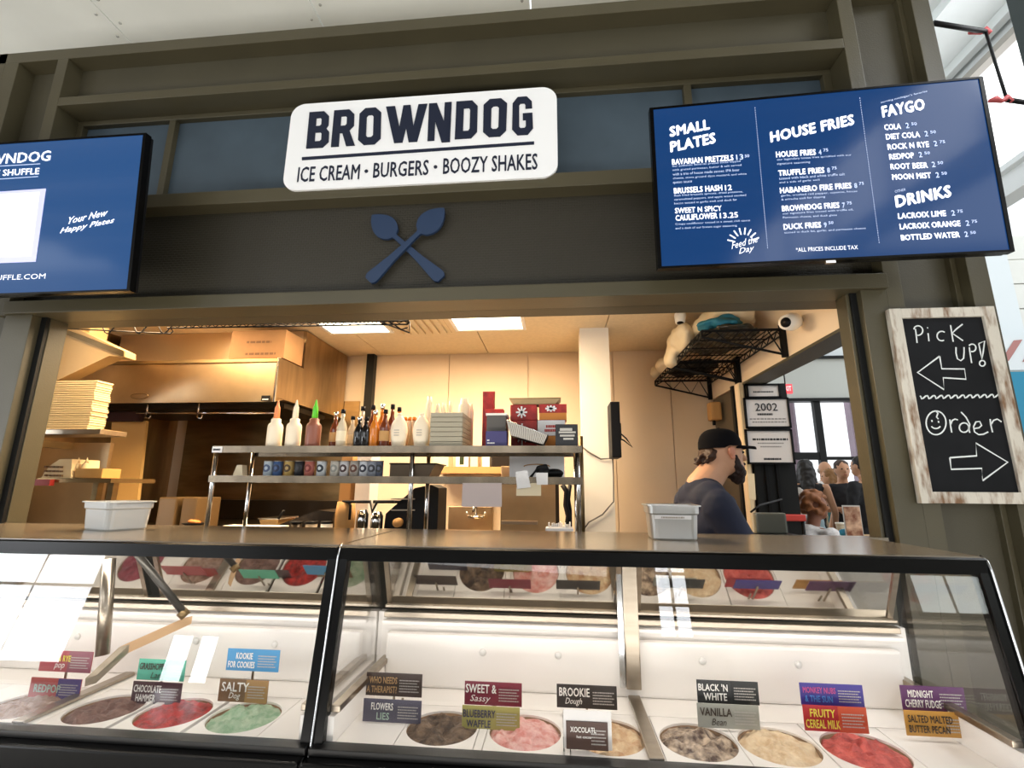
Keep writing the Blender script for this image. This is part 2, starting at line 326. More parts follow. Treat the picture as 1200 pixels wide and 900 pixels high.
# ================================================================== SETTING: kitchen
KX0, KX1, KY, KZ = -4.05, 1.5, 4.7, 2.79
wb = box('wall_kitchen', KX0, 1.66, KY+.02, KY+.12, 0, 3.0, CREAM); tag(wb, kind='structure')
for a, b_ in ((-1.9, -1.1), (-1.1, -.28), (-.28, .57), (.57, 1.12), (1.12, 1.5)):
    box('panel', a+.004, b_-.004, KY, KY+.02, 0, KZ, CREAM, wb)
box('corner_strip', -2.02, -1.97, KY-.02, KY, 0, KZ, mat('trim_pale', 'e0cfae', .5), wb); box('dark_conduit', -1.96, -1.88, KY-.08, KY, 1.3, KZ, BLACKP, wb)
cl2 = box('ceiling_kitchen', KX0, 1.66, 2.5, KY+.1, KZ+.03, KZ+.06, CEILM); tag(cl2, kind='structure')
for i in range(5):
    for j in range(2):
        x0 = KX0+i*1.12; box('ceiling_tile', x0+.004, min(x0+1.116, 1.5), 2.5+j*1.1+.004, 2.5+(j+1)*1.1-.004, KZ, KZ+.02, CEILM, cl2)
wl = box('wall_left', KX0-.1, KX0, 2.45, KY+.1, 0, 3.0, STEEL_W); tag(wl, kind='structure')
spl = box('trim_1', -3.9, -2.02, KY-.03, KY-.005, .9, 2.3, STEEL_D); tag(spl, kind='structure')
# right partition: header above an opening, end post, second dark opening
wr = box('wall_kitchen_right', 1.5, 1.66, 2.45, KY+.1, 2.28, 2.95, CREAM); tag(wr, kind='structure')
box('lintel', 1.498, 1.67, 2.45, 3.9, 2.262, 2.28, OLIVE_D, wr); box('door_casing', 1.47, 1.52, 3.93, 4.0, 0, 2.28, CREAM, wr); box('door_casing', 1.47, 1.50, 3.90, 3.93, 0, 2.28, mat('casing_edge', 'd9c7a4', .5), wr)
box('dark_opening_panel', 1.52, 1.56, 4.02, 4.7, 0, 2.28, mat('opening_dark', '5a5040', .5), wr); box('door_frame', 1.46, 1.52, 4.02, 4.07, 0, 2.28, BLACKP, wr)  # panel across the second opening, its dark interior put into the colour
colm = box('trim_2', 1.53, 1.83, 3.9, 4.2, 0, 2.27, BLACKP); tag(colm, kind='structure')
box('fluting', 1.60, 1.62, 3.885, 3.9, 0, 2.26, BLK, colm); box('fluting', 1.68, 1.70, 3.885, 3.9, 0, 2.26, BLK, colm)
# white square pillar
pl = box('trim_3', .21, .455, 3.95, 4.2, 0, KZ, mat('pillar_white', 'e9e4da', .5)); tag(pl, kind='structure')
kf = box('trim_4', KX0, 1.5, 2.44, 4.7, .0, .02, mat('kitchen_floor', '6b3f2d', .5)); tag(kf, kind='structure')

def troffer(x0, x1, y0, y1, label):
    t = thing('ceiling_light', label, 'light', ((x0+x1)/2, (y0+y1)/2, KZ), 'troffer lights in the kitchen ceiling')
    bm = bmesh.new(); f = .03
    bx(bm, x0-f, x1+f, y1, y1+f, KZ-.012, KZ+.005); bx(bm, x0-f, x1+f, y0-f, y0, KZ-.012, KZ+.005); bx(bm, x0-f, x0, y0, y1, KZ-.012, KZ+.005); bx(bm, x1, x1+f, y0, y1, KZ-.012, KZ+.005)
    bmobj('frame', bm, WHITE, t)
    box('diffuser', x0, x1, y0, y1, KZ-.008, KZ-.002, mat('lit_diffuser', 'fff4dc', .5, emis='fff0cf', es=5), t)
troffer(-.84, -.28, 2.75, 3.9, 'bright white ceiling light panel nearer the white pillar')
troffer(-1.99, -1.46, 2.75, 3.9, 'bright white ceiling light panel partly behind the hanging wire shelf')
cv = thing('ceiling_vent', 'cream slatted air vent in the kitchen ceiling between the two lights', 'vent', (-1.15, 3.7, KZ), )
for k in range(7): box('slat', -1.38+k*.065, -1.345+k*.065, 3.5, 3.95, KZ-.025, KZ-.005, CEILM, cv)
box('frame', -1.42, -.92, 3.47, 3.98, KZ-.005, KZ+.002, CEILM, cv)

# hood
hd = thing('extractor_hood', 'wide stainless steel extractor hood over the cooking line', 'hood', (-3.0, 3.45, 2.08))
HX0, HX1 = -3.98, -2.2
prism('canopy', [(HX0, 3.45, 2.08), (HX0, 3.45, 2.40), (HX0, 3.52, 2.44), (HX0, KY-.03, 2.44), (HX0, KY-.03, 2.12), (HX0, 3.6, 2.12)], (HX1-HX0, 0, 0), STEEL_W, hd)
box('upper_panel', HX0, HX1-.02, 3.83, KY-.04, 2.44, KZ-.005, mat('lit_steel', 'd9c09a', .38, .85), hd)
box('side_panel', HX1, HX1+.012, 3.47, KY-.04, 2.12, 2.44, STEEL_W, hd); box('upper_side_panel', HX1-.02, HX1+.012, 3.83, KY-.04, 2.44, KZ-.01, STEEL_W, hd)
box('edge_trim', HX0, HX1+.014, 3.435, 3.455, 2.40, 2.425, STEEL_D, hd); box('edge_trim', HX1+.01, HX1+.022, 3.44, 3.455, 2.08, 2.43, CHROME, hd)
q = atY(163, 464, 3.44); tube('oval_badge', [V((q.x+.075*math.cos(a*PI/12), 3.442, q.z+.022*math.sin(a*PI/12))) for a in range(24)], .003, STEEL_D, hd, 6, True)
q = atY(312, 467, 3.44); box('sticker', q.x-.035, q.x+.035, 3.43, 3.434, q.z-.02, q.z+.022, BLK, hd); print_lines('sticker_print', q.x-.025, q.x+.025, 3.429, [(q.z-.012, 0, 1)], .008, PAPER, hd)
box('grease_trough', HX0+.05, HX1-.05, 3.7, 4.4, 2.07, 2.115, mat('hood_dark', '241b10', .4, .5), hd)
bxn = thing('cardboard_box', 'brown cardboard carton lying on top of the extractor hood', 'box', (0, 0, 0))
q0, q1 = atY(268, 418, 3.5), atY(336, 386, 3.5)
box('carton', q0.x, q1.x, 3.5, 3.78, 2.445, 2.445+.24, CARD, bxn, .004); 
for rw_ in ((2.475, .3, .85), (2.575, .3, .75)): print_lines('carton_print', q0.x, q1.x, 3.498, [rw_], .018, mat('faint_print', '5a3c20', .8), bxn)
# rail under the hood with hooks and tongs
ur = thing('utensil_rail', 'steel hanging rail with hooks and a dark cloth under the hood', 'rail', tuple(atY(160, 484, 3.7)))
a, b_ = atY(160, 484, 3.7), atY(326, 484, 3.7); tube('bar', [a, b_], .009, CHROME, ur)
for px in (172, 232): 
    q = atY(px, 484, 3.7); tube('hanger', [q+V((0, 0, .10)), q], .008, CHROME, ur); tube('hook', [q+V((0, -.01, 0)), q+V((.02, -.02, -.04)), q+V((.05, -.02, -.05)), q+V((.06, -.02, -.02))], .006, CHROME, ur)
q0, q1 = atY(130, 483, 3.75), atY(165, 494, 3.75); box('dark_cloth', q0.x, q1.x, 3.72, 3.78, q1.z, q0.z, mat('maroon_cloth', '301010', .8), ur, .01)
q0, q1 = atY(133, 603, 3.8), atY(165, 490, 3.8)
tag(prism('upright_board', [atY(131, 495, 3.8), atY(171, 493, 3.8), atY(158, 612, 3.8), atY(124, 612, 3.8)], (0, .03, 0), mat('beige_board', 'e2b873', .5)), 'tall beige board standing upright under the left end of hood', 'board')

# left: canopy wedge, wall shelf with stacked containers
lw = thing('corner_canopy', 'sloping beige steel canopy end above the stacked trays at left', 'canopy', (-3.3, 3.0, 2.2))
prism('canopy_side', [atY(62, 372, 3.0), atY(145, 411, 3.0), atY(145, 418, 3.0), atY(128, 417, 3.0), atY(64, 447, 3.0), atY(50, 447, 3.0)], (0, .1, 0), mat('canopy_beige', 'b89c70', .45, .5), lw)
prism('canopy_lip', [atY(72, 384, 2.99), atY(145, 411, 2.99), atY(145, 418, 2.99), atY(72, 390, 2.99)], (0, .01, 0), STEEL_D, lw)
sh = thing('wall_shelf', 'stainless wall shelf holding the stack of foam trays', 'shelf', (-3.2, 3.0, 1.79))
q0, q1 = atY(30, 503, 2.85), atY(205, 507, 2.85); box('shelf_board', q0.x-.2, atY(117, 508, 2.85).x, 2.85, 3.05, 1.765, 1.80, STEEL, sh, .004)
box('shelf_back', -4.0, atY(126, 540, 3.3).x, 3.3, 3.33, 1.0, 1.75, STEEL_W, sh); box('shelf_bracket', -3.7, -3.66, 3.05, 3.3, 1.7, 1.75, STEEL_D, sh)
FOAM = mat('foam_tray', 'e6cfa0', .7); x0 = atY(46, 500, 2.9).x; x1 = atY(107, 500, 2.9).x
zt = atY(60, 447, 2.9).z; nT = 22; dz = (zt-1.80)/nT
for k in range(nT):
    o = box('food_tray', x0+random.uniform(-.008, .008), x1+random.uniform(-.008, .008), 2.88, 3.0, 1.80+k*dz+.002, 1.80+(k+1)*dz-.001, FOAM, None, .004)
    tag(o, 'topmost cream foam tray of the tall stack on the left wall shelf' if k == nT-1 else 'lowest cream foam tray of the tall stack, lying on the wall shelf' if k == 0 else 'cream foam tray, one of the tall stack on the left wall shelf', 'tray', 'stacked foam trays on the wall shelf')
rg = thing('cash_register', 'small beige keypad machine on the shelf at far left', 'register', tuple(atY(68, 562, 2.95)))
a0, a1, a2, a3 = atY(48, 560, 2.95), atY(58, 546, 2.95), atY(70, 538, 2.95), atY(84, 562, 2.95)
zb = a0.z; prism('body', [V((a0.x, 2.95, zb)), V((a1.x, 2.95, a1.z)), V((a2.x, 2.95, a2.z)), V((atY(84, 540, 2.95).x, 2.95, a2.z)), V((a3.x-.01, 2.95, zb))], (0, .2, 0), FOAM, rg)
for i in range(5):
    for j in range(3): 
        q = atY(54+i*4.5, 557-j*5+i*.1, 2.945); box('key', q.x-.007, q.x+.007, 2.938, 2.95, q.z-.006, q.z+.006, mat('key_brown', '6b4c2a', .6), rg)
ps = thing('prep_shelf', 'narrow dark steel shelf with red end under the keypad machine', 'shelf', tuple(atY(90, 570, 2.95)))
box('top', atY(44, 563, 2.9).x, atY(130, 563, 2.9).x, 2.9, 3.25, zb-.03, zb-.002, STEEL_D, ps); box('red_end', atY(40, 566, 2.88).x, atY(60, 566, 2.88).x, 2.87, 2.9, zb-.05, zb-.01, mat('red_plastic', '8c1f16', .5), ps)
for px in (108, 126): q = atY(px, 590, 3.0); box('leg', q.x-.02, q.x+.02, 3.0, 3.04, .02, zb-.03, STEEL_D, ps)
def bottle(name, x, y, z, prof, m, label, cat='bottle', cap=None, capm=None, group=None, sx=1, sy=1, lab=None, n=18):
    t = thing(name, label, cat, (x, y, z), group); lathe('body', prof, (x, y, z), m, t, n, sx, sy)
    if cap: lathe('cap', cap, (x, y, z), capm, t, 14)
    if lab:
        r, z0, z1, lm = lab; bm = bmesh.new(); A = []
        for k in range(13):
            a = -PI*.95+k*PI*.9/12; A.append((bm.verts.new((x+r*sx*math.cos(a), y+r*sy*math.sin(a), z+z0)), bm.verts.new((x+r*sx*math.cos(a), y+r*sy*math.sin(a), z+z1))))
        for P, Q in zip(A, A[1:]): bm.faces.new((P[0], Q[0], Q[1], P[1]))
        bmobj('paper_label', bm, lm, t, True)
    return t
for i, px in enumerate((88, 98)):
    q = atY(px, 560, 3.0); bottle('squeeze_bottle', q.x, 3.0, zb, [(.022, 0), (.024, .01), (.024, .09), (.012, .105)], FOAM, 'small cream squeeze bottle beside the keypad machine, %s one' % ('left' if i == 0 else 'right'), cap=[(.012, .105), (.004, .13), (.002, .14)], capm=FOAM)
q0, q1 = atY(90, 561, 2.98), atY(124, 549, 2.98)
tag(box('napkin_box', q0.x, q1.x, 2.96, 3.1, zb, q1.z, mat('tan_box', 'c79a55', .6), None, .004), 'low tan box at the right end of the left prep shelf', 'box')

# cooking line under the hood
STV = mat('cook_dark', '2a2117', .35, .6)
cb_ = thing('cooking_range', 'dark stainless cooking range along the back under the hood', 'range', (-3, 3.9, 1.1))
box('body', -3.95, -2.1, 3.42, 4.6, .02, 1.08, STEEL_D, cb_, .01); box('griddle', -3.3, -2.2, 3.8, 4.5, 1.08, 1.12, STV, cb_, .01); box('back_guard', -3.95, -2.1, 4.55, 4.62, 1.08, 1.3, STV, cb_, .01)
for i, (px, py) in enumerate(((182, 583), (210, 583))):
    q0, q1 = atY(px, 612, 3.44), atY(px+(26 if i == 0 else 22), py, 3.44); box('pan_unit', q0.x, q1.x, 3.44, 3.7, 1.08, q1.z, mat('pan_tan', '6e5636', .4, .3), cb_, .01)
# main inner counter (behind the shelf)
ic = thing('work_counter', 'stainless inner work counter behind the serving ledge', 'counter', (-1, 2.9, 1.0))
box('top', -2.9, .15, 2.55, 3.35, .98, 1.02, STEEL, ic, .005); box('front', -2.88, .13, 2.58, 3.3, .02, .98, STEEL_D, ic)

# ================================================================== over-shelf unit
SH1, SH0 = 1.644, 1.494; SX0, SX1, SY0, SY1 = -1.78, .121, 2.33, 2.67
su = thing('over_shelf', 'two tier stainless steel over shelf standing on the serving ledge', 'shelf', (-.85, 2.5, 1.245))
for nm, z in (('top_shelf', SH1), ('lower_shelf', SH0)):
    bm = bmesh.new(); x0_ = SX0
    bx(bm, x0_, SX1, SY0, SY1, z-.008, z); bx(bm, x0_, SX1, SY0-.004, SY0+.006, z-.034, z); bx(bm, x0_, SX1, SY1-.006, SY1+.004, z-.034, z)
    bmobj(nm, bm, mat('shelf_steel', '8f8270', .26, .95, noise_s=7, noise_a=.3, stretch=(1, 1, .2)), su)
for x, y in ((SX0+.01, SY0+.015), (SX0+.01, SY1-.02), (-.72, SY0+.012), (SX1-.02, SY0+.015), (SX1-.02, SY1-.015), (-.72, SY1-.02)):
    tube('post', [(x, y, 1.242 if y < 2.5 else 1.02), (x, y, SH1-.008 if y > 2.5 else SH1-.01)], .0115, CHROME, su, 10)
tube('end_upright', [(SX1+.012, SY1-.01, 1.02), (SX1+.012, SY1-.01, SH1+.08)], .012, STEEL_D, su)
box('tag', SX0, SX0+.055, SY0-.007, SY0-.004, SH1-.034, SH1-.004, PAPER, su); print_lines('tag_print', SX0+.006, SX0+.05, SY0-.008, [(SH1-.024, 0, .9)], .010, INK, su)
lg = thing('serving_ledge', 'steel serving ledge under the over shelf behind the freezers', 'ledge', (-.7, 2.33, 1.24)); box('ledge', -2.92, 1.43, 2.30, 2.372, 1.222, 1.242, mat('ledge_steel', 'a79f93', .2, .9), lg)
def sX(px, py, Y): return atY(px, py, Y).x
# items on the top shelf
JUGP = [(.038, 0), (.040, .006), (.040, .105), (.036, .118), (.026, .128), (.026, .145), (.023, .148), (.018, .15)]
SPP = [(.016, .148), (.013, .21), (.008, .222), (.005, .24), (.003, .25)]
MILK = mat('milky_plastic', 'ecdcc0', .35, spec=.4)
for px, cm, lb, mt in ((323, mat('spout_orange', 'e08a55', .4), 'white plastic pourer jug with orange tip, leftmost on the top shelf', MILK),
                   (345, MILK, 'all white plastic pourer jug between the orange and green tipped ones', MILK),
                   (368, mat('spout_green', '57c22a', .4), 'plastic pourer jug of brown sauce with bright green spout', mat('sauce_brown', '8a5340', .35))):
    y = SY0+.06; bottle('pourer_jug', sX(px, 500, y), y, SH1, JUGP, mt, lb, cap=SPP, capm=cm, sx=.95)
# green jug white shoulder
BP = [(.024, 0), (.026, .006), (.026, .10), (.020, .125), (.010, .15), (.010, .185)]
CP = [(.012, .183), (.012, .205)]
BR = mat('amber_glass', '6a2f12', .12, spec=.7); CLR = mat('clear_syrup', 'c8b79a', .12, spec=.7); DK = mat('dark_glass', '120d0b', .1, spec=.7); ORG = mat('orange_syrup', 'c8721c', .15, spec=.7); GRN = mat('green_glass', '2c3818', .12, spec=.7)
LABM = mat('label_cream', 'e6d6b4', .7); LABT = mat('label_tan', 'b98b52', .7); LABR = mat('label_red', 'a8331f', .7)
bl = [(393, .10, BR, LABT, .92, 'amber bottle with tan label right of the green spout jug'), (401, .05, CLR, LABM, .95, 'clear bottle with dark cap beside the amber bottle'),
      (413, .16, CLR, LABM, .85, 'pale syrup bottle half hidden behind its neighbours'), (421, .05, DK, None, .75, 'short black bottle with silver cap, left of two'), (429, .05, DK, None, .75, 'short black bottle with silver cap, right of two'),
      (424, .20, CLR, LABT, 1.15, 'tall clear bottle with tan label behind the black bottles'), (439, .06, ORG, None, .92, 'clear bottle half full of orange syrup'), (436, .22, BR, LABR, 1.2, 'tall amber bottle behind the orange syrup'),
      (451, .06, BR, LABT, .95, 'amber bottle just left of the oval white jug'), (447, .2, ORG, LABR, 1.2, 'red orange bottle behind the amber one'), (459, .2, BR, LABM, 1.2, 'dark capped bottle behind the first oval jug'), (467, .24, ORG, LABT, 1.15, 'orange topped bottle behind and between the oval jugs')]
for i, (px, dy, mt, lm, sc, lb) in enumerate(bl):
    y = SY0+dy; pr = [(r*1.0, z*sc) for r, z in BP]; cp = [(r, z*sc) for r, z in CP]
    bottle('syrup_bottle', sX(px, 500, y), y, SH1, pr, mt, lb, cap=cp, capm=BLK if i % 3 else CHROME, lab=(.0268, .03*sc, .085*sc, lm) if lm else None, group='syrup bottles on the top shelf')
OV = [(.030, 0), (.036, .01), (.043, .05), (.046, .085), (.040, .12), (.022, .15), (.014, .158), (.011, .165)]
for px, lb in ((468, 'oval white plastic jug on the top shelf, nearer the black bottles'), (494, 'oval white plastic jug touching the stack of grey trays')):
    y = SY0+.07; x = sX(px, 500, y); t = bottle('oval_jug', x, y, SH1, OV, MILK, lb, cat='jug', cap=[(.012, .163), (.012, .175)], capm=MILK, sy=.7)
    print_lines('jug_print', x-.016, x+.012, y-.0335, [(SH1+zz_, 0, 1) for zz_ in (.055, .068, .081)], .005, mat('faint_grey', 'a89c90', .7), t)
# small orange capped bottles in a row behind
for k in range(5):
    px = 476+k*5; y = SY1-.04; bottle('small_bottle', sX(px, 480, y), y, SH1, [(.014, 0), (.014, .15), (.008, .17)], CLR, 'tiny orange capped bottle in the row behind the oval jugs', cap=[(.011, .168), (.011, .19)], capm=ORG, group='orange capped bottles behind the oval jugs')
# grey trays stack
y = SY0+.03; xa, xb = sX(504, 500, y), sX(542, 500, y); zt = atY(520, 483, y).z; nt_ = 7; dz = (zt-SH1)/nt_
for k in range(nt_): tag(box('grey_tray', xa+random.uniform(-.001, .001), xb, y, y+.29, SH1+k*dz, SH1+(k+1)*dz-.002, mat('tray_grey', 'a39a84', .6), None, .002), 'topmost shallow grey tray of the stack at the middle of the shelf' if k == nt_-1 else 'lowest shallow grey tray of the stack, resting on the top shelf' if k == 0 else 'shallow grey tray, one of the stack at the middle of the shelf', 'tray', 'stacked grey trays on the top shelf')
# white canisters behind
for i, (px, tp, wd) in enumerate(((503, 459, 8), (513, 467, 6), (520, 466, 6), (528, 464, 6), (544, 461, 14), (552, 467, 6))):
    y = SY1-.05 if i != 4 else SY1-.08; x = sX(px, 480, y); r = abs(sX(px+wd/2, 480, y)-x); zt = atY(px, tp, y).z-SH1-.03
    bottle('white_canister', x, y, SH1, [(r, 0), (r, zt*.86), (r*.7, zt*.9), (r*.6, zt)], MILK, ['cream bottle rising above the orange capped row', 'slim cream canister, first behind the grey trays', 'slim cream canister, second behind the grey trays', 'slim cream canister, third behind the grey trays', 'wide white canister behind the grey trays', 'slim cream canister beside the wide white one'][i], 'canister')
RED = mat('red_pack', 'b5281d', .5, noise_s=25, col2='8a1510'); ORB = mat('orange_card', 'd98a3c', .7)
def pbox(name, px0, py0, px1, py1, Y, d, m, label, cat='box', z0=SH1, rot=0):
    a = atY(px0, py1, Y); b = atY(px1, py0, Y); t = thing(name, label, cat, ((a.x+b.x)/2, Y+d/2, z0)); box('body', a.x, b.x, Y, Y+d, a.z if z0 is None else z0, b.z, m, t, .003); return t, a, b
t, a, b_ = pbox('snack_bag', 565, 459, 579, 500, SY1-.09, .05, RED, 'upright red foil snack bag', 'bag'); box('crimped_top', a.x-.003, b_.x+.003, SY1-.07, SY1-.06, b_.z-.012, b_.z+.006, mat('red_foil', 'c23a2a', .3), t)
t, a, b_ = pbox('red_carton', 568, 479, 590, 500, SY1-.16, .06, RED, 'low red packet in front of the snack bag')
# black tub with white rim + purple box
t, a, b_ = pbox('dark_tub', 570, 486, 593, 508, SY0+.08, .14, mat('tub_grey', '55504a', .5), 'grey tub with pale rim above the purple box', 'tub'); box('rim', a.x-.004, b_.x+.004, SY0+.076, SY0+.224, b_.z-.003, b_.z+.008, WHITEP, t)
t, a, b_ = pbox('purple_box', 569, 505, 594, 521, SY0+.03, .045, mat('purple_card', '3c3768', .5), 'purple box with a small white mark'); print_lines('print', a.x+.008, a.x+.045, SY0+.028, [(SH1+.012, 0, 1), (SH1+.026, 0, .3)], .007, PAPER, t)
def zof(py, Y): return atY(640, py, Y).z
Yb = SY0+.19; z2 = zof(492, Yb); z3 = zof(474, Yb)
def rbox(px0, px1, z0, z1, label, strip):
    x0, x1 = sX(px0, 490, Yb), sX(px1, 490, Yb); t = thing('wafer_carton', label, 'box', ((x0+x1)/2, Yb, z0)); box('body', x0, x1, Yb, Yb+.12, z0, z1, ORB if strip else RED, t, .002)
    zz = z0+(z1-z0)*(.45 if strip else .0)
    if strip: box('printed_lid', x0-.001, x1+.001, Yb-.002, Yb+.121, zz, z1+.001, RED, t)
    bm = bmesh.new(); cx, cz = (x0+x1)/2-.01, (zz+z1)/2
    for k in range(8):
        a = k*PI/4; ribbon_bm(bm, [V((cx, Yb-.002, cz)), V((cx+.03*math.cos(a), Yb-.002, cz+(z1-zz)*.38*math.sin(a)))], .009, V((0, -1, 0)), .002)
    bmobj('white_burst', bm, PAPER, t); return t
rbox(598, 629, z2, z3, 'red carton with white burst, upper left of four', False); rbox(599, 629, SH1, z2-.001, 'red carton with white burst, lower left behind the corrugated pan', False)
rbox(632, 664, z2, z3, 'orange carton with red lid, upper right of four', True); t = rbox(630, 662, SH1, z2-.001, 'orange and white carton, lower right of four', True); box('white_face', sX(630, 490, Yb), sX(662, 490, Yb), Yb-.005, Yb-.0025, SH1+(z2-SH1)*.45, z2-.003, PAPER, t)
print_lines('print', sX(638, 490, Yb), sX(656, 490, Yb), Yb-.006, [(SH1+(z2-SH1)*.58, 0, 1), (SH1+(z2-SH1)*.72, .1, .9)], .014, mat('red_print', 'b5281d', .6), t)
lt = thing('baking_tray', 'shallow kraft tray resting on the red cartons', 'tray', (sX(630, 470, Yb), Yb, z3))
x0, x1 = sX(597, 470, Yb), sX(657, 470, Yb); bm = bmesh.new()
lo = [(x0+.02, Yb+.01), (x1-.03, Yb+.01), (x1-.03, Yb+.11), (x0+.02, Yb+.11)]; hi = [(x0, Yb-.01), (x1, Yb-.01), (x1, Yb+.13), (x0, Yb+.13)]
A = [bm.verts.new((p[0], p[1], z3+.003)) for p in lo]; B = [bm.verts.new((p[0], p[1], z3+.032)) for p in hi]; bm.faces.new(A)
for k in range(4): bm.faces.new((A[k], A[(k+1) % 4], B[(k+1) % 4], B[k]))
bmobj('tray', bm, mat('tray_kraft', 'a98f66', .6), lt); tube('rim', [(p[0], p[1], z3+.033) for p in hi], .003, mat('tray_rim', '8c7448', .5), lt, 6, True)
# corrugated metal pan, tilted
cp_ = thing('fluted_pan', 'tilted silver fluted loaf pan leaning on the cartons', 'pan', tuple(atY(620, 510, SY0+.05)))
yy = SY0+.02; c4 = [atY(594, 493, yy), atY(642, 510, yy), atY(637, 521, yy), atY(598, 510, yy)]
bm = bmesh.new(); NF = 24
for k in range(NF):
    f0, f1 = k/NF, (k+.62)/NF; dd = -.004 if k % 2 else 0
    t0, t1 = c4[0].lerp(c4[1], f0), c4[0].lerp(c4[1], f1); b0, b1 = c4[3].lerp(c4[2], f0), c4[3].lerp(c4[2], f1)
    vs = [bm.verts.new(p) for p in (t0, t1, b1, b0)]; vs2 = [bm.verts.new(p+V((0, -.006, 0))) for p in (t0, t1, b1, b0)]
    bm.faces.new(vs2); 
    for j in range(4): bm.faces.new((vs[j], vs[(j+1) % 4], vs2[(j+1) % 4], vs2[j]))
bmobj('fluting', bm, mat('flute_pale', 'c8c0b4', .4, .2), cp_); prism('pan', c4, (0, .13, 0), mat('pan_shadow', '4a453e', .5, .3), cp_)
tube('rim', [c4[0], c4[1], c4[1]+V((0, .13, 0)), c4[0]+V((0, .13, 0))], .004, CHROME, cp_, 6, True)
# black box with labels
t, a, b_ = pbox('label_printer', 651, 497, 677, 521, SY0+.02, .1, mat('printer_black', '18181a', .4), 'black ticket printer with white stickers at the shelf end', 'printer')
for k, (u0, u1) in enumerate(((.2, .75), (.15, .9), (.2, .85), (.35, .8))):
    z = b_.z-.02-k*.016; box('sticker', a.x+(b_.x-a.x)*u0, a.x+(b_.x-a.x)*u1, SY0+.017, SY0+.02, z-.009+(-.004 if k == 0 else 0), z, mat('sticker_grey', 'b9b4aa', .6), t)
# thin bottles of lower tier: small tins with round labels
tin_cols = ['b8c4cc', '3f5a86', 'b99a5a', '2b2c30', 'b2685a', 'ccd0d2', 'c2bcb0', 'd0cccc', 'a9a096', 'c7c9ce', '8a8f99', '5a6070']
ring_cols = ['4c5a78', '1d2a4a', '4a3312', '101010', '7a2a20', '14202e', '8c8c84', '3a2220', '5a3424', '1d1d2e', '2b2b33', '202020']
names = ['pale blue grey', 'deep blue', 'gold and white', 'black', 'dusty red', 'white with dark ring', 'plain light grey', 'white with brown oval', 'grey with brown print', 'pale with navy ring', 'grey with dark print', 'dark slate']
y = SY0+.05
for k, px in enumerate((315, 326, 339, 351, 363, 377, 393, 404, 416, 427, 437, 445)):
    x = sX(px, 548, y); r = .0245 if k < 11 else .018; h = atY(px, 540, y).z-SH0
    t = bottle('lidded_tin', x, y, SH0, [(r, 0), (r, h)], mat('tin_%d' % k, tin_cols[k], .45), 'small %s tin, number %d from left on the lower shelf' % (names[k], k+1), 'tin', cap=[(r*1.02, h*.94), (r*1.02, h)], capm=STEEL, group='small tins on the lower shelf')
    bm = bmesh.new(); q = 12
    for a_ in range(q):
        def P(rr, an): 
            u = rr*math.cos(an); return V((x+r*1.04*math.sin(u/r), y-r*1.04*math.cos(u/r), SH0+h*.5+rr*math.sin(an)))
        bm.faces.new([bm.verts.new(p) for p in (P(.009, a_*2*PI/q), P(.020, a_*2*PI/q), P(.020, (a_+1)*2*PI/q), P(.009, (a_+1)*2*PI/q))])
    bmobj('ring_print', bm, mat('ring_%d' % k, ring_cols[k], .5), t)
bmm = bmesh.new(); q = atY(278, 556, y); 
tag(prism('paper_cone_stand', [V((q.x-.025, y, SH0)), V((q.x+.03, y, SH0)), V((q.x+.02, y, SH0+.055)), V((q.x-.008, y, SH0+.055))], (0, .04, 0), LABM), 'small folded cream card left of the tins', 'card'); bmm.free()
# dark bowl on lower shelf
x = sX(484, 548, SY0+.14); t = thing('mixing_bowl', 'dark steel square pan on the lower shelf beside the centre post', 'pan', (x, SY0+.1, SH0))
x0, x1 = sX(457, 548, SY0+.03), sX(510, 548, SY0+.03); prism('bowl', [V((x0, SY0+.03, SH0)), V((x1-.03, SY0+.03, SH0)), V((x1, SY0+.03, SH0+.062)), V((x0-.0, SY0+.03, SH0+.062))], (0, .2, 0), mat('dark_pan', '4d4134', .35, .8), t)
tube('rim', [V((x0, SY0+.025, SH0+.063)), V((x1+.005, SY0+.025, SH0+.063)), V((x1+.005, SY0+.24, SH0+.063)), V((x0, SY0+.24, SH0+.063))], .004, STV, t, 6, True)
# white board behind lower tier right
q0, q1 = atY(598, 556, SY1-.03), atY(661, 531, SY1-.03)
t = thing('white_carton', 'long white carton with a small tan print on the lower shelf', 'box', ((q0.x+q1.x)/2, SY1-.05, SH0)); box('body', q0.x, q1.x, SY1-.08, SY1-.01, SH0, SH1-.036, PAPER, t)
tube('handle_print', [V(((q0.x+q1.x)/2+.07*math.cos(a*PI/8), SY1-.083, SH0+.06+.012*math.sin(a*PI/8))) for a in range(9)], .003, LABT, t, 6)
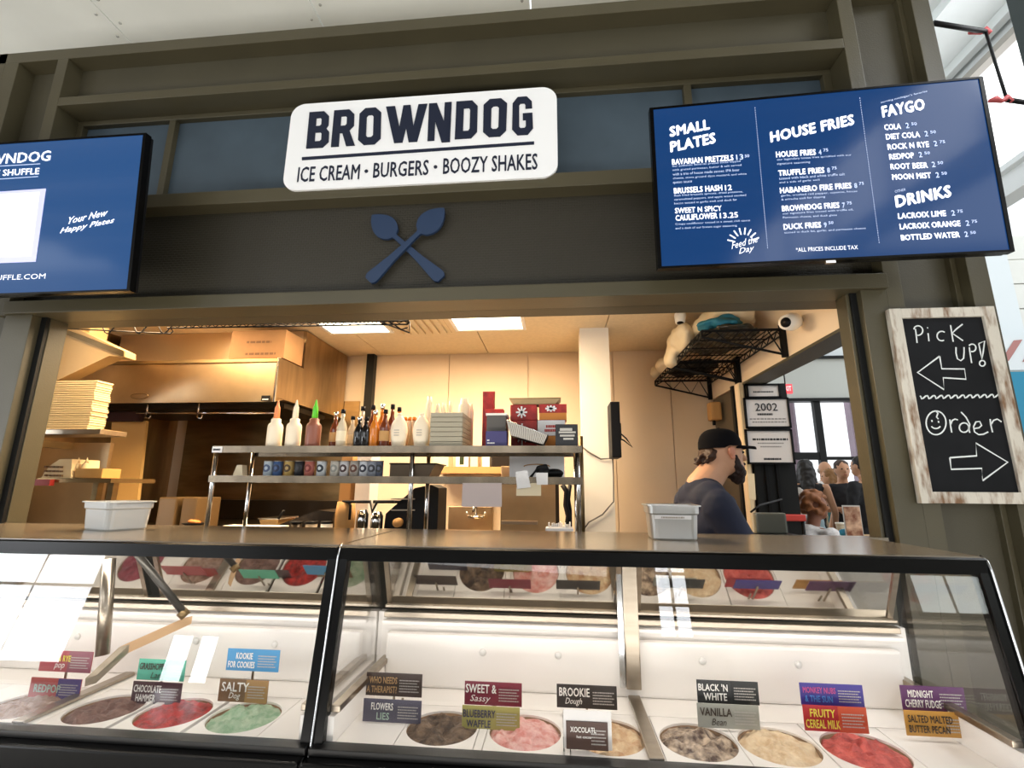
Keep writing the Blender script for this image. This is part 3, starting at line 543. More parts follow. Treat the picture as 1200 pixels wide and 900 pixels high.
# black cloth / gloves
def blob_mesh(prims, vox=.01, smooth_it=4, disp=0, seed=0, dscale=18):
    bm = bmesh.new()
    for p in prims:
        if p[0] == 'e':
            c, r = V(p[1]), p[2]; rot = p[3] if len(p) > 3 else None; mt = Matrix.Translation(c)
            if rot: mt = mt @ Matrix.Rotation(rot[2], 4, 'Z') @ Matrix.Rotation(rot[1], 4, 'Y') @ Matrix.Rotation(rot[0], 4, 'X')
            bmesh.ops.create_icosphere(bm, subdivisions=3, radius=1, matrix=mt @ Matrix.Diagonal((r[0], r[1], r[2], 1)))
        elif p[0] == 'c':
            a, ra, b, rb = V(p[1]), p[2], V(p[3]), p[4]; d = b-a; L = d.length; st = max(2, int(L/(min(ra, rb)*.45)))
            q = d.to_track_quat('Z', 'Y').to_matrix().to_4x4() if L > 1e-6 else Matrix.Identity(4)
            bmesh.ops.create_icosphere(bm, subdivisions=2, radius=ra, matrix=Matrix.Translation(a)); bmesh.ops.create_icosphere(bm, subdivisions=2, radius=rb, matrix=Matrix.Translation(b))
            if L > 1e-6: bmesh.ops.create_cone(bm, cap_ends=True, segments=16, radius1=ra, radius2=rb, depth=L, matrix=Matrix.Translation((a+b)/2) @ q)
    me = bpy.data.meshes.new('blob'); bm.to_mesh(me); bm.free(); o = bpy.data.objects.new('blob', me); TMP.collection.objects.link(o)
    md = o.modifiers.new('r', 'REMESH'); md.mode = 'VOXEL'; md.voxel_size = vox
    if smooth_it: s = o.modifiers.new('s', 'SMOOTH'); s.factor = .5; s.iterations = smooth_it
    dg = tmp_graph(); dg.update(); m2 = bpy.data.meshes.new_from_object(o.evaluated_get(dg)); bpy.data.objects.remove(o); bpy.data.meshes.remove(me)
    if disp:
        for v in m2.vertices: v.co += v.normal*disp*noise.noise(v.co*dscale+V((seed, 0, 0)))
    for p in m2.polygons: p.use_smooth = True
    return m2
def blob(name, prims, m, parent=None, **k): return link(name, blob_mesh(prims, **k), m, parent)
yc = SY0+.03; x0 = sX(621, 548, yc); x1 = sX(660, 548, yc); xm = sX(634, 548, yc)
t = thing('black_cloth', 'crumpled black apron lying on the lower shelf above the notes', 'cloth', (x0, yc, SH0))
blob('folded_part', [('e', (x1-.06, yc+.05, SH0+.02), (.065, .05, .022)), ('c', (x1-.09, yc+.04, SH0+.02), .02, (x1-.01, yc+.05, SH0+.008), .01)], BLK, t, vox=.006, disp=.008)
blob('strap_part', [('c', (x0, yc-.012, SH0-.008), .006, (x0+.04, yc, SH0+.045), .008), ('c', (x0+.04, yc, SH0+.045), .009, (xm+.02, yc+.02, SH0+.05), .014), ('e', (xm+.01, yc+.03, SH0+.025), (.04, .04, .024))], BLK, t, vox=.005, disp=.008)
# notes and paper hanging from the lower shelf lip
def note(name, c, Y, m, label, curl=0):
    p = [atY(x, y, Y) for x, y in c]; o = prism(name, p, (0, .0015, 0), m); tag(o, label, 'paper'); return o
note('order_note', [(604, 553), (618, 551), (622, 571), (606, 573)], SY0-.012, PAPER, 'small tilted white note on the lower shelf edge, left of two')
note('order_note', [(628, 554), (642, 554), (642, 568), (629, 568)], SY0-.012, PAPER, 'small square white note on the lower shelf edge, right of two')
note('order_note', [(605, 571), (607, 573), (623, 566), (634, 566), (634, 581), (605, 581)], SY0-.006, LABM, 'cream slip hanging under the two white notes')
note('paper_sheet', [(542, 566), (588, 566), (588, 594), (541, 594)], SY0-.008, mat('lilac_paper', 'cdbdb8', .8), 'pale lilac paper sheet taped under the lower shelf')
# under the shelf: pitchers, machine, sink, steel panel
YM = 2.86
bmk = thing('blender_machine', 'black counter machine with chrome knob under the shelf', 'machine', tuple(atY(480, 620, YM)))
prism('housing', [atY(505, 568, YM), atY(514, 572, YM), atY(512, 634, YM), atY(448, 634, YM), atY(452, 602, YM), atY(486, 572, YM)], (0, .22, 0), BLK, bmk)
for py in (584, 597): prism('edge_strip', [atY(458, py, YM-.004), atY(486, py, YM-.004), atY(486, py+1.5, YM-.004), atY(458, py+1.5, YM-.004)], (0, .003, 0), STEEL, bmk)
q = atY(468, 612, YM); tube('knob', [q+V((0, .0, 0)), q+V((0, -.05, 0))], .026, LABT, bmk, 14)
for i, (px, tp) in enumerate(((404, 588), (424, 598), (441, 600))):
    q = atY(px, 612, 2.82); zt = atY(px, tp, 2.82).z; h = zt-1.02
    t = thing('metal_pitcher', ['large tan mixing pitcher with black handle', 'tall steel pitcher in the middle of three', 'steel pitcher against the centre post'][i], 'pitcher', (q.x, 2.82, 1.02)); lathe('body', [(.055 if i == 0 else .032, 0), (.058 if i == 0 else .034, h*.8), (.05 if i == 0 else .03, h)], (q.x, 2.82, 1.02), LABT if i == 0 else CHROME, t)
    tube('handle', [V((q.x+.03, 2.79, zt)), V((q.x+.05, 2.77, zt-.02)), V((q.x+.05, 2.77, zt-.1))], .008, BLK, t)
bh = thing('basket_rack', 'black handled rack frame over the pitchers', 'rack', tuple(atY(420, 588, 2.78)))
tube('frame', [atY(400, 606, 2.78), atY(402, 588, 2.78), atY(434, 588, 2.78), atY(436, 600, 2.78), atY(442, 588, 2.78), atY(462, 588, 2.78)], .01, BLK, bh)
tube('back_bar', [atY(400, 588, 3.0), atY(470, 588, 3.0)], .01, BLK, bh); tube('leg', [atY(401, 590, 2.78), V((atY(401, 590, 2.78).x, 2.78, 1.02))], .008, BLK, bh)
for i, px in enumerate((347, 365, 383)):
    q = atY(px, 615, 2.8); t = thing('lidded_cup', ['dark lidded container nearest the black tray under the shelf', 'grey lidded container between its two neighbours', 'white lidded container beside the tan pitcher'][i], 'container', (q.x, 2.8, 1.02)); lathe('body', [(.03, 0), (.034, q.z+.01-1.02)], (q.x, 2.8, 1.02), [STV, mat('cup_grey', '8d7d68', .5), WHITEP][i], t); lathe('lid', [(.036, q.z+.008-1.02), (.036, q.z+.02-1.02)], (q.x, 2.8, 1.02), BLK, t)
t = thing('black_tray', 'long black tray slanting toward the back of the line', 'tray', tuple(atY(350, 610, 3.0))); prism('tray', [atY(318, 618, 2.95), atY(372, 598, 2.95), atY(392, 600, 2.95), atY(386, 620, 2.95)], (0, .3, 0), STV, t); tube('handle', [atY(326, 608, 2.94), atY(333, 598, 2.94)], .008, BLK, t)
t = thing('steel_pan', 'shallow tan steel pan left of the black tray', 'pan', tuple(atY(315, 612, 2.95))); box('pan_stand', atY(309, 620, 2.97).x, atY(321, 620, 2.97).x, 2.97, 3.1, 1.02, atY(315, 612, 2.97).z, STEEL_D, t); prism('pan', [atY(304, 609, 2.95), atY(326, 609, 2.95), atY(324, 624, 2.95), atY(307, 624, 2.95)], (0, .2, 0), mat('pan_tan2', 'b08a52', .4, .5), t); prism('rim', [atY(302, 607, 2.945), atY(328, 607, 2.945), atY(328, 609, 2.945), atY(302, 609, 2.945)], (0, .22, 0), CHROME, t)
t = thing('cutting_board', 'long white cutting board on the counter at left', 'board', tuple(atY(280, 618, 2.7))); q = atY(246, 619, 2.65); q2 = atY(316, 619, 2.65); box('board', q.x, q2.x, 2.65, 2.85, q.z-.012, q.z+.006, WHITEP, t, .003); box('feet', q.x+.02, q2.x-.02, 2.7, 2.8, 1.02, q.z-.012, STEEL_D, t)
t = thing('food_pile', 'orange food morsels on a dark plate beside the white board', 'food', tuple(atY(228, 612, 2.8))); q = atY(228, 614, 2.8); lathe('plate', [(.04, 0), (.07, .015)], (q.x, 2.8, q.z-.01), BLK, t); blob('food', [('e', (q.x, 2.8, q.z+.012), (.04, .03, .015)), ('e', (q.x+.03, 2.79, q.z+.01), (.02, .02, .012))], mat('food_orange', 'c8742c', .6), t, vox=.006, disp=.01); tube('stand', [(q.x, 2.8, 1.02), (q.x, 2.8, q.z-.008)], .03, STEEL_D, t)
# sink with tap on back wall; steel panel
sk = thing('hand_sink', 'small steel hand sink with twin tap on the back wall', 'sink', tuple(atY(555, 612, 4.3)))
q0, q1 = atY(512, 626, 4.2), atY(577, 596, 4.6); box('splashback', q0.x, atY(577, 600, 4.6).x, 4.62, 4.69, .9, q1.z+.02, STEEL_W, sk, .01); box('bowl', atY(540, 620, 4.25).x, atY(577, 620, 4.25).x, 4.2, 4.65, .8, 1.02, STEEL_W, sk, .02)
q = atY(558, 606, 4.55)
tube('tap_body', [q+V((-.07, 0, 0)), q+V((.07, 0, 0))], .018, CHROME, sk); tube('spout', [q, q+V((0, -.03, .12)), q+V((0, -.14, .12)), q+V((0, -.17, .05))], .012, CHROME, sk)
for s in (-1, 1): tube('lever', [q+V((.07*s, 0, 0)), q+V((.09*s, -.02, .05))], .011, CHROME, sk)
fr = thing('steel_cabinet', 'upright stainless cabinet door below the hanging notes', 'cabinet', tuple(atY(620, 630, 3.6))); q0, q1 = atY(586, 625, 3.5), atY(655, 566, 3.5); box('body', q0.x, q1.x, 3.5, 4.1, .02, q1.z+.12, STEEL_W, fr, .01); q = atY(607, 612, 3.49); box('handle', q.x-.12, q.x+.14, 3.47, 3.495, q.z-.015, q.z+.01, STEEL, fr, .004); q = atY(652, 600, 3.5); box('door_gap', q.x-.005, q.x+.02, 3.495, 3.5, .1, q1.z+.1, STV, fr)
q0, q1 = atY(655, 620, 3.4), atY(668, 567, 3.4); t = thing('cable_bundle', 'dark cables hanging beside the steel cabinet', 'cable', tuple(q0)); tube('cable', [atY(659, 568, 3.4), atY(664, 576, 3.4), atY(663, 592, 3.4), atY(666, 605, 3.4), atY(664, 622, 3.4)], .018, BLK, t); tube('cable', [atY(668, 568, 3.42), atY(666, 585, 3.42), atY(668, 598, 3.42), V((atY(665, 622, 3.42).x, 3.42, .02))], .014, BLK, t)
t = thing('receipt_pile', 'crumpled pile of white paper by the shelf end post', 'paper', tuple(atY(655, 622, 2.6))); q = atY(655, 620, 2.6); zq = 1.21
for k in range(14):
    xx = q.x-.055+k*.0085; box('slip', xx, xx+.006, 2.58+random.uniform(0, .04), 2.62+random.uniform(0, .04), zq, zq+random.uniform(.035, .06), PAPER, t, M=None)
box('tray', q.x-.07, q.x+.075, 2.55, 2.66, zq, zq+.03, PAPER, t, .006); box('tray_stand', q.x-.05, q.x+.05, 2.57, 2.65, 1.02, zq, STEEL_D, t)
# back wall shelf with boxes and jars
bs = thing('back_shelf', 'wooden coloured shelf on the back wall behind the over shelf', 'shelf', tuple(atY(550, 550, 4.4))); q0, q1 = atY(508, 552, 4.35), atY(600, 547, 4.35); box('board', q0.x, q1.x, 4.35, 4.69, q1.z-.06, q1.z, mat('shelf_tan', 'b98d54', .5), bs)
zs = q1.z
for i, (a_, b2, tp, m_, lb) in enumerate(((507, 526, 527, LABM, 'plain cream carton on the back wall shelf, leftmost'), (534, 549, 528, PAPER, 'white carton with green mark on the back wall shelf'), (551, 560, 527, LABM, 'narrow cream carton on the back wall shelf'), (565, 574, 533, WHITEP, 'small white jar on the back wall shelf'), (576, 597, 530, STV, 'dark brown box at the right end of the back wall shelf'))):
    p0, p1_ = atY(a_, 545, 4.4), atY(b2, tp, 4.4)
    tag(box('storage_carton', p0.x, p1_.x, 4.4, 4.6, zs, p1_.z, m_, None, .004), lb, 'box')
q = atY(541, 538, 4.39); tag(box('mark', q.x-.02, q.x+.02, 4.395, 4.4, q.z-.05, q.z+.06, GRN, [o for o in COL.objects if o.get('label', '').startswith('white carton with green')][0]))
for a_, b2, tp, m_, lb in ((400, 414, 522, LABT, 'tan carton behind the tins in the second tier'), (418, 436, 524, PAPER, 'white carton with orange print behind the tins')):
    p0, p1_ = atY(a_, 545, SY1+.25), atY(b2, 529, SY1+.25); q = tag(box('far_carton', p0.x, p1_.x, SY1+.25, SY1+.4, 1.02, p1_.z, m_, None, .004), lb, 'box')

# tablet on the pillar with cable
tb = thing('order_tablet', 'black wall mounted tablet seen edge on beside the white pillar', 'tablet', tuple(atY(719, 505, 3.9)))
q0, q1 = atY(714, 538, 3.92), atY(722, 476, 3.92); box('tablet', q0.x, q1.x, 3.7, 3.93, q0.z, q1.z, BLK, tb, .006); q = atY(725, 506, 3.95); box('bracket', q.x-.04, q.x+.02, 3.93, 3.97, q.z-.07, q.z+.07, BLK, tb, .005)
tube('cable', [q, atY(734, 514, 3.95), atY(741, 524, 3.95), atY(731, 516, 3.95), atY(722, 512, 3.95)], .006, BLK, tb)
cbl = thing('power_cable', 'thin grey cable running down the white pillar to the shelf', 'cable', tuple(atY(700, 538, 3.9)))
tube('cable', [atY(680, 522, 3.92), atY(690, 530, 3.93), atY(704, 538, 3.93), atY(718, 537, 3.93), atY(719, 560, 3.93), atY(719, 588, 3.93), atY(706, 603, 3.93), atY(690, 612, 3.93), atY(683, 622, 3.93)], .006, mat('cable_grey', '5f5a55', .5), cbl)

# ================================================================== wire shelves on the right wall
def wire_shelf(y0, y1, x0, z, lb, wires=14):
    t = thing('wire_shelf', lb, 'shelf', (1.48, (y0+y1)/2, z)); bm = bmesh.new()
    for k in range(wires): x = x0+(1.47-x0)*k/(wires-1); tube_bm(bm, [(x, y0, z), (x, y1, z)], .004, 5)
    for k in range(5): y = y0+(y1-y0)*k/4; tube_bm(bm, [(x0, y, z-.007), (1.47, y, z-.007)], .005, 5)
    bmobj('deck', bm, BLK, t)
    for xx in (x0, 1.47):
        bm = bmesh.new(); tube_bm(bm, [(xx, y0, z-.045), (xx, y1, z-.045)], .006, 6); tube_bm(bm, [(xx, y0, z), (xx, y1, z)], .006, 6); nz = int((y1-y0)/.05)
        tube_bm(bm, [(xx, y0+(y1-y0)*k/nz, z if k % 2 else z-.045) for k in range(nz+1)], .004, 5)
        bmobj('edge_truss', bm, BLK, t)
    for y in (y0, y1):
        bm = bmesh.new(); zb_ = z-.17; tube_bm(bm, [(x0, y, z-.045), (x0, y, z)], .007, 6); tube_bm(bm, [(x0, y, z-.045), (1.47, y, zb_)], .008, 6); tube_bm(bm, [(x0, y, z), (1.47, y, z)], .007, 6)
        ns = 6; pts = []
        for k in range(ns+1):
            f = k/ns; pts.append((x0+(1.47-x0)*f, y, z if k % 2 else z-.045-(.125)*f))
        tube_bm(bm, pts, .0055, 5); bmobj('bracket', bm, BLK, t)
        box('wall_plate', 1.465, 1.498, y-.015, y+.015, z-.19, z+.03, BLK, t)
    return t
wire_shelf(3.12, 3.92, .97, 2.47, 'black wire wall shelf nearer the camera, loaded with bags')
wire_shelf(3.95, 4.66, .97, 2.47, 'black wire wall shelf nearer the back wall')
DARKBAG = mat('dark_green_bag', '10201e', .3, noise_s=7, col2='4a3c26')
t = thing('plastic_bag', 'dark green and clear plastic sheet bundle lying on near wire shelf', 'bag', (1.2, 3.5, 2.48)); blob('bundle', [('e', (1.22, 3.5, 2.515), (.23, .37, .035))], DARKBAG, t, vox=.012, disp=.025)
t = thing('plastic_bag', 'black plastic sheet lying flat on the far wire shelf', 'bag', (1.2, 4.3, 2.48)); blob('bundle', [('e', (1.22, 4.3, 2.505), (.22, .32, .025))], BLK, t, vox=.012, disp=.015)
t = thing('cloth_bundle', 'bright teal blue cloth bundle on top of the near wire shelf', 'cloth', (1.16, 3.3, 2.52)); blob('bundle', [('e', (1.14, 3.28, 2.56), (.15, .12, .04)), ('e', (1.2, 3.3, 2.60), (.09, .08, .035))], mat('teal_cloth', '1f6f86', .6), t, vox=.01, disp=.02)
BAGW = mat('white_bag', 'e0cfae', .55)
t = thing('white_sack', 'large crumpled cream sack on the near wire shelf', 'sack', (1.3, 3.5, 2.55)); blob('sack', [('e', (1.27, 3.5, 2.66), (.2, .25, .09)), ('e', (1.14, 3.6, 2.63), (.12, .2, .08))], BAGW, t, vox=.014, disp=.03, dscale=12)
t = thing('white_sack', 'round cream sack hanging over the left edge of near shelf', 'sack', (.97, 3.8, 2.5)); blob('sack', [('e', (1.0, 3.75, 2.60), (.09, .25, .12)), ('e', (.94, 3.85, 2.5), (.05, .12, .1))], BAGW, t, vox=.012, disp=.025, dscale=12)
t = thing('white_sack', 'small knotted cream bag at the far wire shelf corner', 'sack', (.97, 4.4, 2.5)); blob('sack', [('e', (1.0, 4.35, 2.55), (.08, .12, .07)), ('e', (.95, 4.5, 2.52), (.06, .06, .06))], BAGW, t, vox=.01, disp=.02, dscale=14)
# ceiling speaker and camera dome
def cone(name, lb, p, r, d, cat, mount=None):
    t = thing(name, lb, cat, tuple(p)); d = V(d).normalized(); tube('housing', [p-d*r*1.0, p, p+d*r*1.4], [r*.75, r, r*.8], WHITEP, t, 18); tube('lens', [p+d*r*1.36, p+d*r*1.43], r*.55, BLK, t, 16)
    if mount is not None: tube('mount', [p-d*r*.9, mount], r*.35, WHITEP, t, 10)
    return t
cone('security_camera', 'white dome security camera with black lens on the right wall', atX(928, 377, 1.42), .055, (-.75, -.6, -.25), 'camera', atX(938, 373, 1.5))
q = atZ(797, 370, 2.74); cone('security_camera', 'small white camera on the ceiling left of the wire shelf', q, .045, (-.1, -.2, -1), 'camera', V((q.x, q.y, KZ)))
q = atX(838, 478, 1.46); t = thing('soap_dispenser', 'tan wall dispenser under the far wire shelf', 'dispenser', tuple(q)); box('body', q.x-.06, 1.5, q.y-.06, q.y+.06, q.z-.12, q.z+.05, LABT, t, .02); tube('nozzle', [(q.x-.02, q.y, q.z-.12), (q.x-.02, q.y, q.z-.16)], .015, BLK, t)

# wire rack glimpsed under the header
wk = thing('hanging_wire_rack', 'black wire rack edge hanging just below the header at left', 'rack', tuple(atY(150, 385, 2.75)))
Y = 2.62
def zig(px0, px1, py0, py1, nseg):
    a = atY(px0, py0, Y); b = atY(px1, py0+(0), Y); c = atY(px0, py1, Y)
    return [V((a.x+(b.x-a.x)*k/nseg, Y, (a.z if k % 2 else c.z))) for k in range(nseg+1)]
tube('lower_wire', [atY(76, 385, Y), atY(200, 391, Y), atY(203, 388, Y), atY(199, 384, Y)], .004, BLK, wk, 6)
zz = atY(140, 383, Y).z
for k, px in enumerate((125, 162, 191)):
    tube('brace', [atY(px-7, 378, Y), atY(px-2, 389.5, Y), atY(px+1, 391, Y), atY(px+4, 389, Y), atY(px+14, 378, Y)], .004, BLK, wk, 6)
tube('front_wire', [atY(196, 384.5, Y), atY(478, 380, Y)], .005, BLK, wk, 6)
tube('front_wire', [atY(196, 381.5, Y), atY(478, 376, Y)], .005, BLK, wk, 6)
nz = 60; a, b_ = atY(200, 381.5, Y), atY(478, 376, Y); tube('zigzag_wire', [a.lerp(b_, k/nz)+V((0, -.004, 0 if k % 2 else -.016)) for k in range(nz+1)], .003, BLK, wk, 5)
tube('end_bracket', [atY(448, 378, Y), atY(480, 390, Y), atY(480, 377, Y)], .005, BLK, wk, 6); tube('end_bracket', [atY(455, 376, Y-.05), atY(470, 386, Y), atY(478, 384, Y)], .004, BLK, wk, 6)
for px in (76, 200, 330, 478): q = atY(px, 380, Y); tube('hanger', [V((q.x, Y, q.z)), V((q.x, Y, KZ))], .005, BLK, wk, 6)
# white plastic bits behind header at left
q0, q1 = atY(80, 398, 3.1), atY(106, 384, 3.1); tag(box('ceiling_box', q0.x, q1.x, 3.1, 3.25, q0.z-.05, KZ-.01, mat('box_beige', 'b59a6c', .5), None, .01), 'beige junction box above the corner canopy', 'box')

# ================================================================== notices on the black column
def frame_notice(px0, py0, px1, py1, Y, label, lines, top=None):
    a, b = atY(px0, py1, Y), atY(px1, py0, Y); t = thing('framed_notice', label, 'notice', ((a.x+b.x)/2, Y, (a.z+b.z)/2))
    f = .014; bm = bmesh.new(); bx(bm, a.x, b.x, Y-.015, Y+.005, b.z-f, b.z); bx(bm, a.x, b.x, Y-.015, Y+.005, a.z, a.z+f); bx(bm, a.x, a.x+f, Y-.015, Y+.005, a.z, b.z); bx(bm, b.x-f, b.x, Y-.015, Y+.005, a.z, b.z); bmobj('frame', bm, BLK, t)
    box('sheet', a.x+f, b.x-f, Y-.006, Y-.003, a.z+f, b.z-f, mat('notice_paper', 'd8d3d0', .35), t)
    W, Hh = b.x-a.x, b.z-a.z
    for (s, u0, u1, v, h) in lines:
      if s != '2002': print_lines('print', a.x+W*u0, a.x+W*u1, Y-.007, [(a.z+Hh*v, 0, 1)], Hh*h*.8, mat('grey_print', '8a8684', .8) if h < .07 else INK, t, len(s))
      else: text_on('print', s, V((a.x+W*u0, Y-.007, a.z+Hh*v)), V((a.x+W*u1, Y-.007, a.z+Hh*v)), Hh*h, (0, 0, 1), INK, t, .01)
    return t
YN = 3.87
frame_notice(875, 450, 913, 467, YN, 'small pale notice topmost on the black column', [('ICE CREAM', .2, .8, .4, .12)])
frame_notice(874, 466, 923, 502, YN, 'framed notice with large date 2002 on the black column', [('2002', .24, .74, .56, .26), ('Mobile & Dx', .28, .62, .42, .08), ('Scoop shop opened its doors here in', .1, .9, .28, .05), ('with the family recipe for all', .15, .9, .18, .05)])
frame_notice(876, 503, 927, 544, YN, 'framed text notice lowest of three on the black column', [('HAPPENING  BUSY  HOURS', .15, .9, .68, .07), ('monday to sunday all the year', .25, .8, .58, .04), ('we close on holidays', .3, .75, .48, .04), ('2019 MILK', .35, .72, .12, .07)])
p = [atY(x, y, 3.86) for x, y in ((876, 555), (884, 555), (886, 586), (878, 584))]; q = prism('price_slip', p, (0, .003, 0), LABM); tag(q, 'narrow cream slip taped on the doorway casing', 'paper')
pt = thing('payment_terminal', 'grey backed payment screen on a black base beside the employee', 'screen', tuple(atY(905, 615, 3.0)))
box('screen_back', atY(885, 605, 3.0).x, atY(922, 605, 3.0).x, 3.0, 3.04, atY(905, 626, 3.0).z, atY(905, 601, 3.0).z, mat('screen_silver', '85877d', .3, .6), pt, .012); q = atY(905, 626, 3.0); box('base', q.x-.14, q.x+.15, 2.96, 3.12, q.z-.04, q.z, BLK, pt, .01); tube('stand', [(q.x, 3.04, 0.02), (q.x, 3.04, q.z-.04)], .03, BLK, pt)
tube('card_cable', [atY(880, 600, 3.05), atY(890, 592, 3.1), atY(905, 588, 3.3), atY(916, 585, 3.6)], .006, BLK, pt)

# ================================================================== the crossed spoons, sign
spn = thing('crossed_spoons', 'pair of crossed flat navy spoons on the woven header panel', 'emblem', (-.81, 2.36, 2.75))
def spoon(tipx, tipz, bx_, bz_, y, nm):
    tip, bt = V((tipx, y, tipz)), V((bx_, y, bz_)); d = (tip-bt).normalized(); s = V((d.z, 0, -d.x)); L = (tip-bt).length
    prof = [(0, .024), (.03, .036), (.08, .036), (.30, .022), (.60, .013), (.655, .013), (.67, .017)]+[(.67+.33*k/16, max(.002, .068*math.sin(PI*(.06+.94*k/16)**.85)**.75)) for k in range(1, 17)]
    pts = [bt+d*L*f+s*w for f, w in prof]+[bt+d*L*f-s*w for f, w in reversed(prof)]
    return prism(nm, pts, (0, .018, 0), NAVY, spn)
spoon(-1.005*1.02, 2.945, -.61, 2.545, 2.34, 'spoon'); spoon(-.605, 2.955, -1.01, 2.54, 2.322, 'spoon')

sg = thing('shop_sign', 'white rounded sign board with navy lettering above the counter', 'sign', (-.77, 2.26, 3.39))
SYY = 2.262; a, b_ = atY(331, 225, SYY), atY(653, 101, SYY); X0, X1, Z0, Z1 = -1.545, .012, 3.072, 3.64; 
cc = [(atY(342, 122, SYY), 0), ]
X0 = (atY(342, 122, SYY).x+atY(331, 224, SYY).x)/2; X1 = atY(653, 150, SYY).x; Z1 = atY(652, 101, SYY).z; Z0 = atY(652, 207, SYY).z
r = .085; pts = []
for cx, cz, a0 in ((X1-r, Z1-r, 0), (X0+r, Z1-r, PI/2), (X0+r, Z0+r, PI), (X1-r, Z0+r, 1.5*PI)):
    for k in range(9): an = a0+k*PI/16; pts.append(V((cx+r*math.cos(an), SYY, cz+r*math.sin(an))))
prism('board', pts, (0, .02, 0), mat('sign_white', 'f3f3f2', .3, emis='ffffff', es=.0), sg)
for k, x in enumerate((X0+.3, X1-.3)): box('standoff', x-.03, x+.03, SYY+.02, 2.475, Z0+.15, Z0+.21, STEEL, sg)
NR = V((0, -1, 0))
def px_text(s, pa, pb, hpx, parent, m, o, n=NR, bold=.03, shear=0, depth=0, name='lettering', up=None, sp=1.0):
    p0, p1 = onplane(*pa, o, n), onplane(*pb, o, n); pc = onplane(pa[0]+(pb[0]-pa[0])*.5, pa[1]+(pb[1]-pa[1])*.5-hpx, o, n); pm = onplane(pa[0]+(pb[0]-pa[0])*.5, pa[1]+(pb[1]-pa[1])*.5, o, n)
    u = up if up is not None else V((0, 0, 1)); return text_on(name, s, p0, p1, abs((pc-pm).dot(u)), u, m, parent, bold, shear, .002, n, depth, sp)
oS = V((0, SYY, 0))
# heavy condensed name, letter by letter
def glyph_poly(ch):
    """blocky condensed capitals on a 0..1 box: list of (outer loop, [holes]) with chamfered corners"""
    s = .30; c = .14
    def ring(x0, y0, x1, y1, q=c): return [(x0+q, y0), (x1-q, y0), (x1, y0+q*.55), (x1, y1-q*.55), (x1-q, y1), (x0+q, y1), (x0, y1-q*.55), (x0, y0+q*.55)]
    if ch == 'O': return [(ring(0, 0, 1, 1, .26), [ring(.34, .2, .66, .8, .08)])]
    if ch == 'D': return [([(0, 0), (.74, 0), (1, .16), (1, .84), (.74, 1), (0, 1)], [[(.36, .2), (.6, .2), (.66, .25), (.66, .75), (.6, .8), (.36, .8)]])]
    if ch == 'B': return [([(0, 0), (.74, 0), (1, .14), (1, .42), (.86, .52), (.96, .6), (.96, .86), (.72, 1), (0, 1)], [[(.36, .18), (.6, .18), (.66, .22), (.66, .38), (.6, .42), (.36, .42)], [(.36, .6), (.56, .6), (.62, .64), (.62, .78), (.56, .82), (.36, .82)]])]
    if ch == 'R': return [([(0, 0), (.34, 0), (.34, .36), (.46, .36), (.66, 0), (1.04, 0), (.78, .42), (.98, .54), (.98, .86), (.74, 1), (0, 1)], [[(.36, .56), (.58, .56), (.64, .6), (.64, .78), (.58, .82), (.36, .82)]])]
    if ch == 'W': return [([(.2, 0), (.42, 0), (.5, .38), (.58, 0), (.8, 0), (1.02, 1), (.8, 1), (.69, .42), (.6, 1), (.42, 1), (.33, .42), (.21, 1), (-.02, 1)], [])]
    if ch == 'N': return [([(0, 0), (.3, 0), (.3, .5), (.62, -.06), (.98, -.06), (.98, 1), (.68, 1), (.68, .5), (.34, 1), (0, 1)], [])]
    if ch == 'G': return [([(.26, 0), (.74, 0), (1, .16), (1, .56), (.52, .56), (.52, .38), (.66, .38), (.66, .22), (.6, .18), (.4, .18), (.34, .22), (.34, .78), (.4, .82), (.6, .82), (.66, .78), (.66, .68), (1, .68), (1, .86), (.74, 1), (.26, 1), (0, .84), (0, .16)], [])]
def name_letters(word, quads, parent, m, y, th):
    for ch, (pl_, pr_, ptl, ptr) in zip(word, quads):
        A, B, C, D = [atY(p[0], p[1], y) for p in (pl_, pr_, ptr, ptl)]
        def mp(u, v): return A.lerp(B, u).lerp(D.lerp(C, u), v)
        bm = bmesh.new()
        for outer, holes in glyph_poly(ch):
            es = []
            for lp in [outer]+holes:
                vs = [bm.verts.new(mp(u, v)) for u, v in lp]
                es += [bm.edges.new((vs[i], vs[(i+1) % len(vs)])) for i in range(len(vs))]
            bmesh.ops.triangle_fill(bm, use_beauty=True, use_dissolve=False, edges=es)
        r_ = bmesh.ops.extrude_face_region(bm, geom=bm.faces[:]); bmesh.ops.translate(bm, verts=[e for e in r_['geom'] if isinstance(e, bmesh.types.BMVert)], vec=(0, -th, 0))
        bmobj('letter', bm, m, parent)
ls = [(359, 385, 363, 387), (388, 415, 392, 416), (419.5, 446, 422, 447), (453, 498, 453.5, 500), (501, 528, 503, 530), (533, 559, 535, 560), (566, 593, 567, 594.5), (600, 625, 601, 623)]
def bl_(x): return 174.5-(x-358)*.0625
def tl_(x): return 132-(x-363)*.073
name_letters('BROWNDOG', [((a, bl_(a)), (b, bl_(b)), (c, tl_(c)), (d, tl_(d))) for a, b, c, d in ls], sg, NAVYT, SYY-.001, .004)
p = [onplane(x, y, oS, NR) for x, y in ((354, 184.5), (626, 166), (626, 169.5), (354, 188))]; prism('rule', p, (0, -.003, 0), NAVYT, sg)
px_text('ICE CREAM', (348, 214), (421, 210.5), 18, sg, NAVYT, oS, bold=.024)
px_text('BURGERS', (437, 209), (502, 205.5), 18, sg, NAVYT, oS, bold=.024)
px_text('BOOZY SHAKES', (519, 204.5), (630, 199), 19, sg, NAVYT, oS, bold=.024)
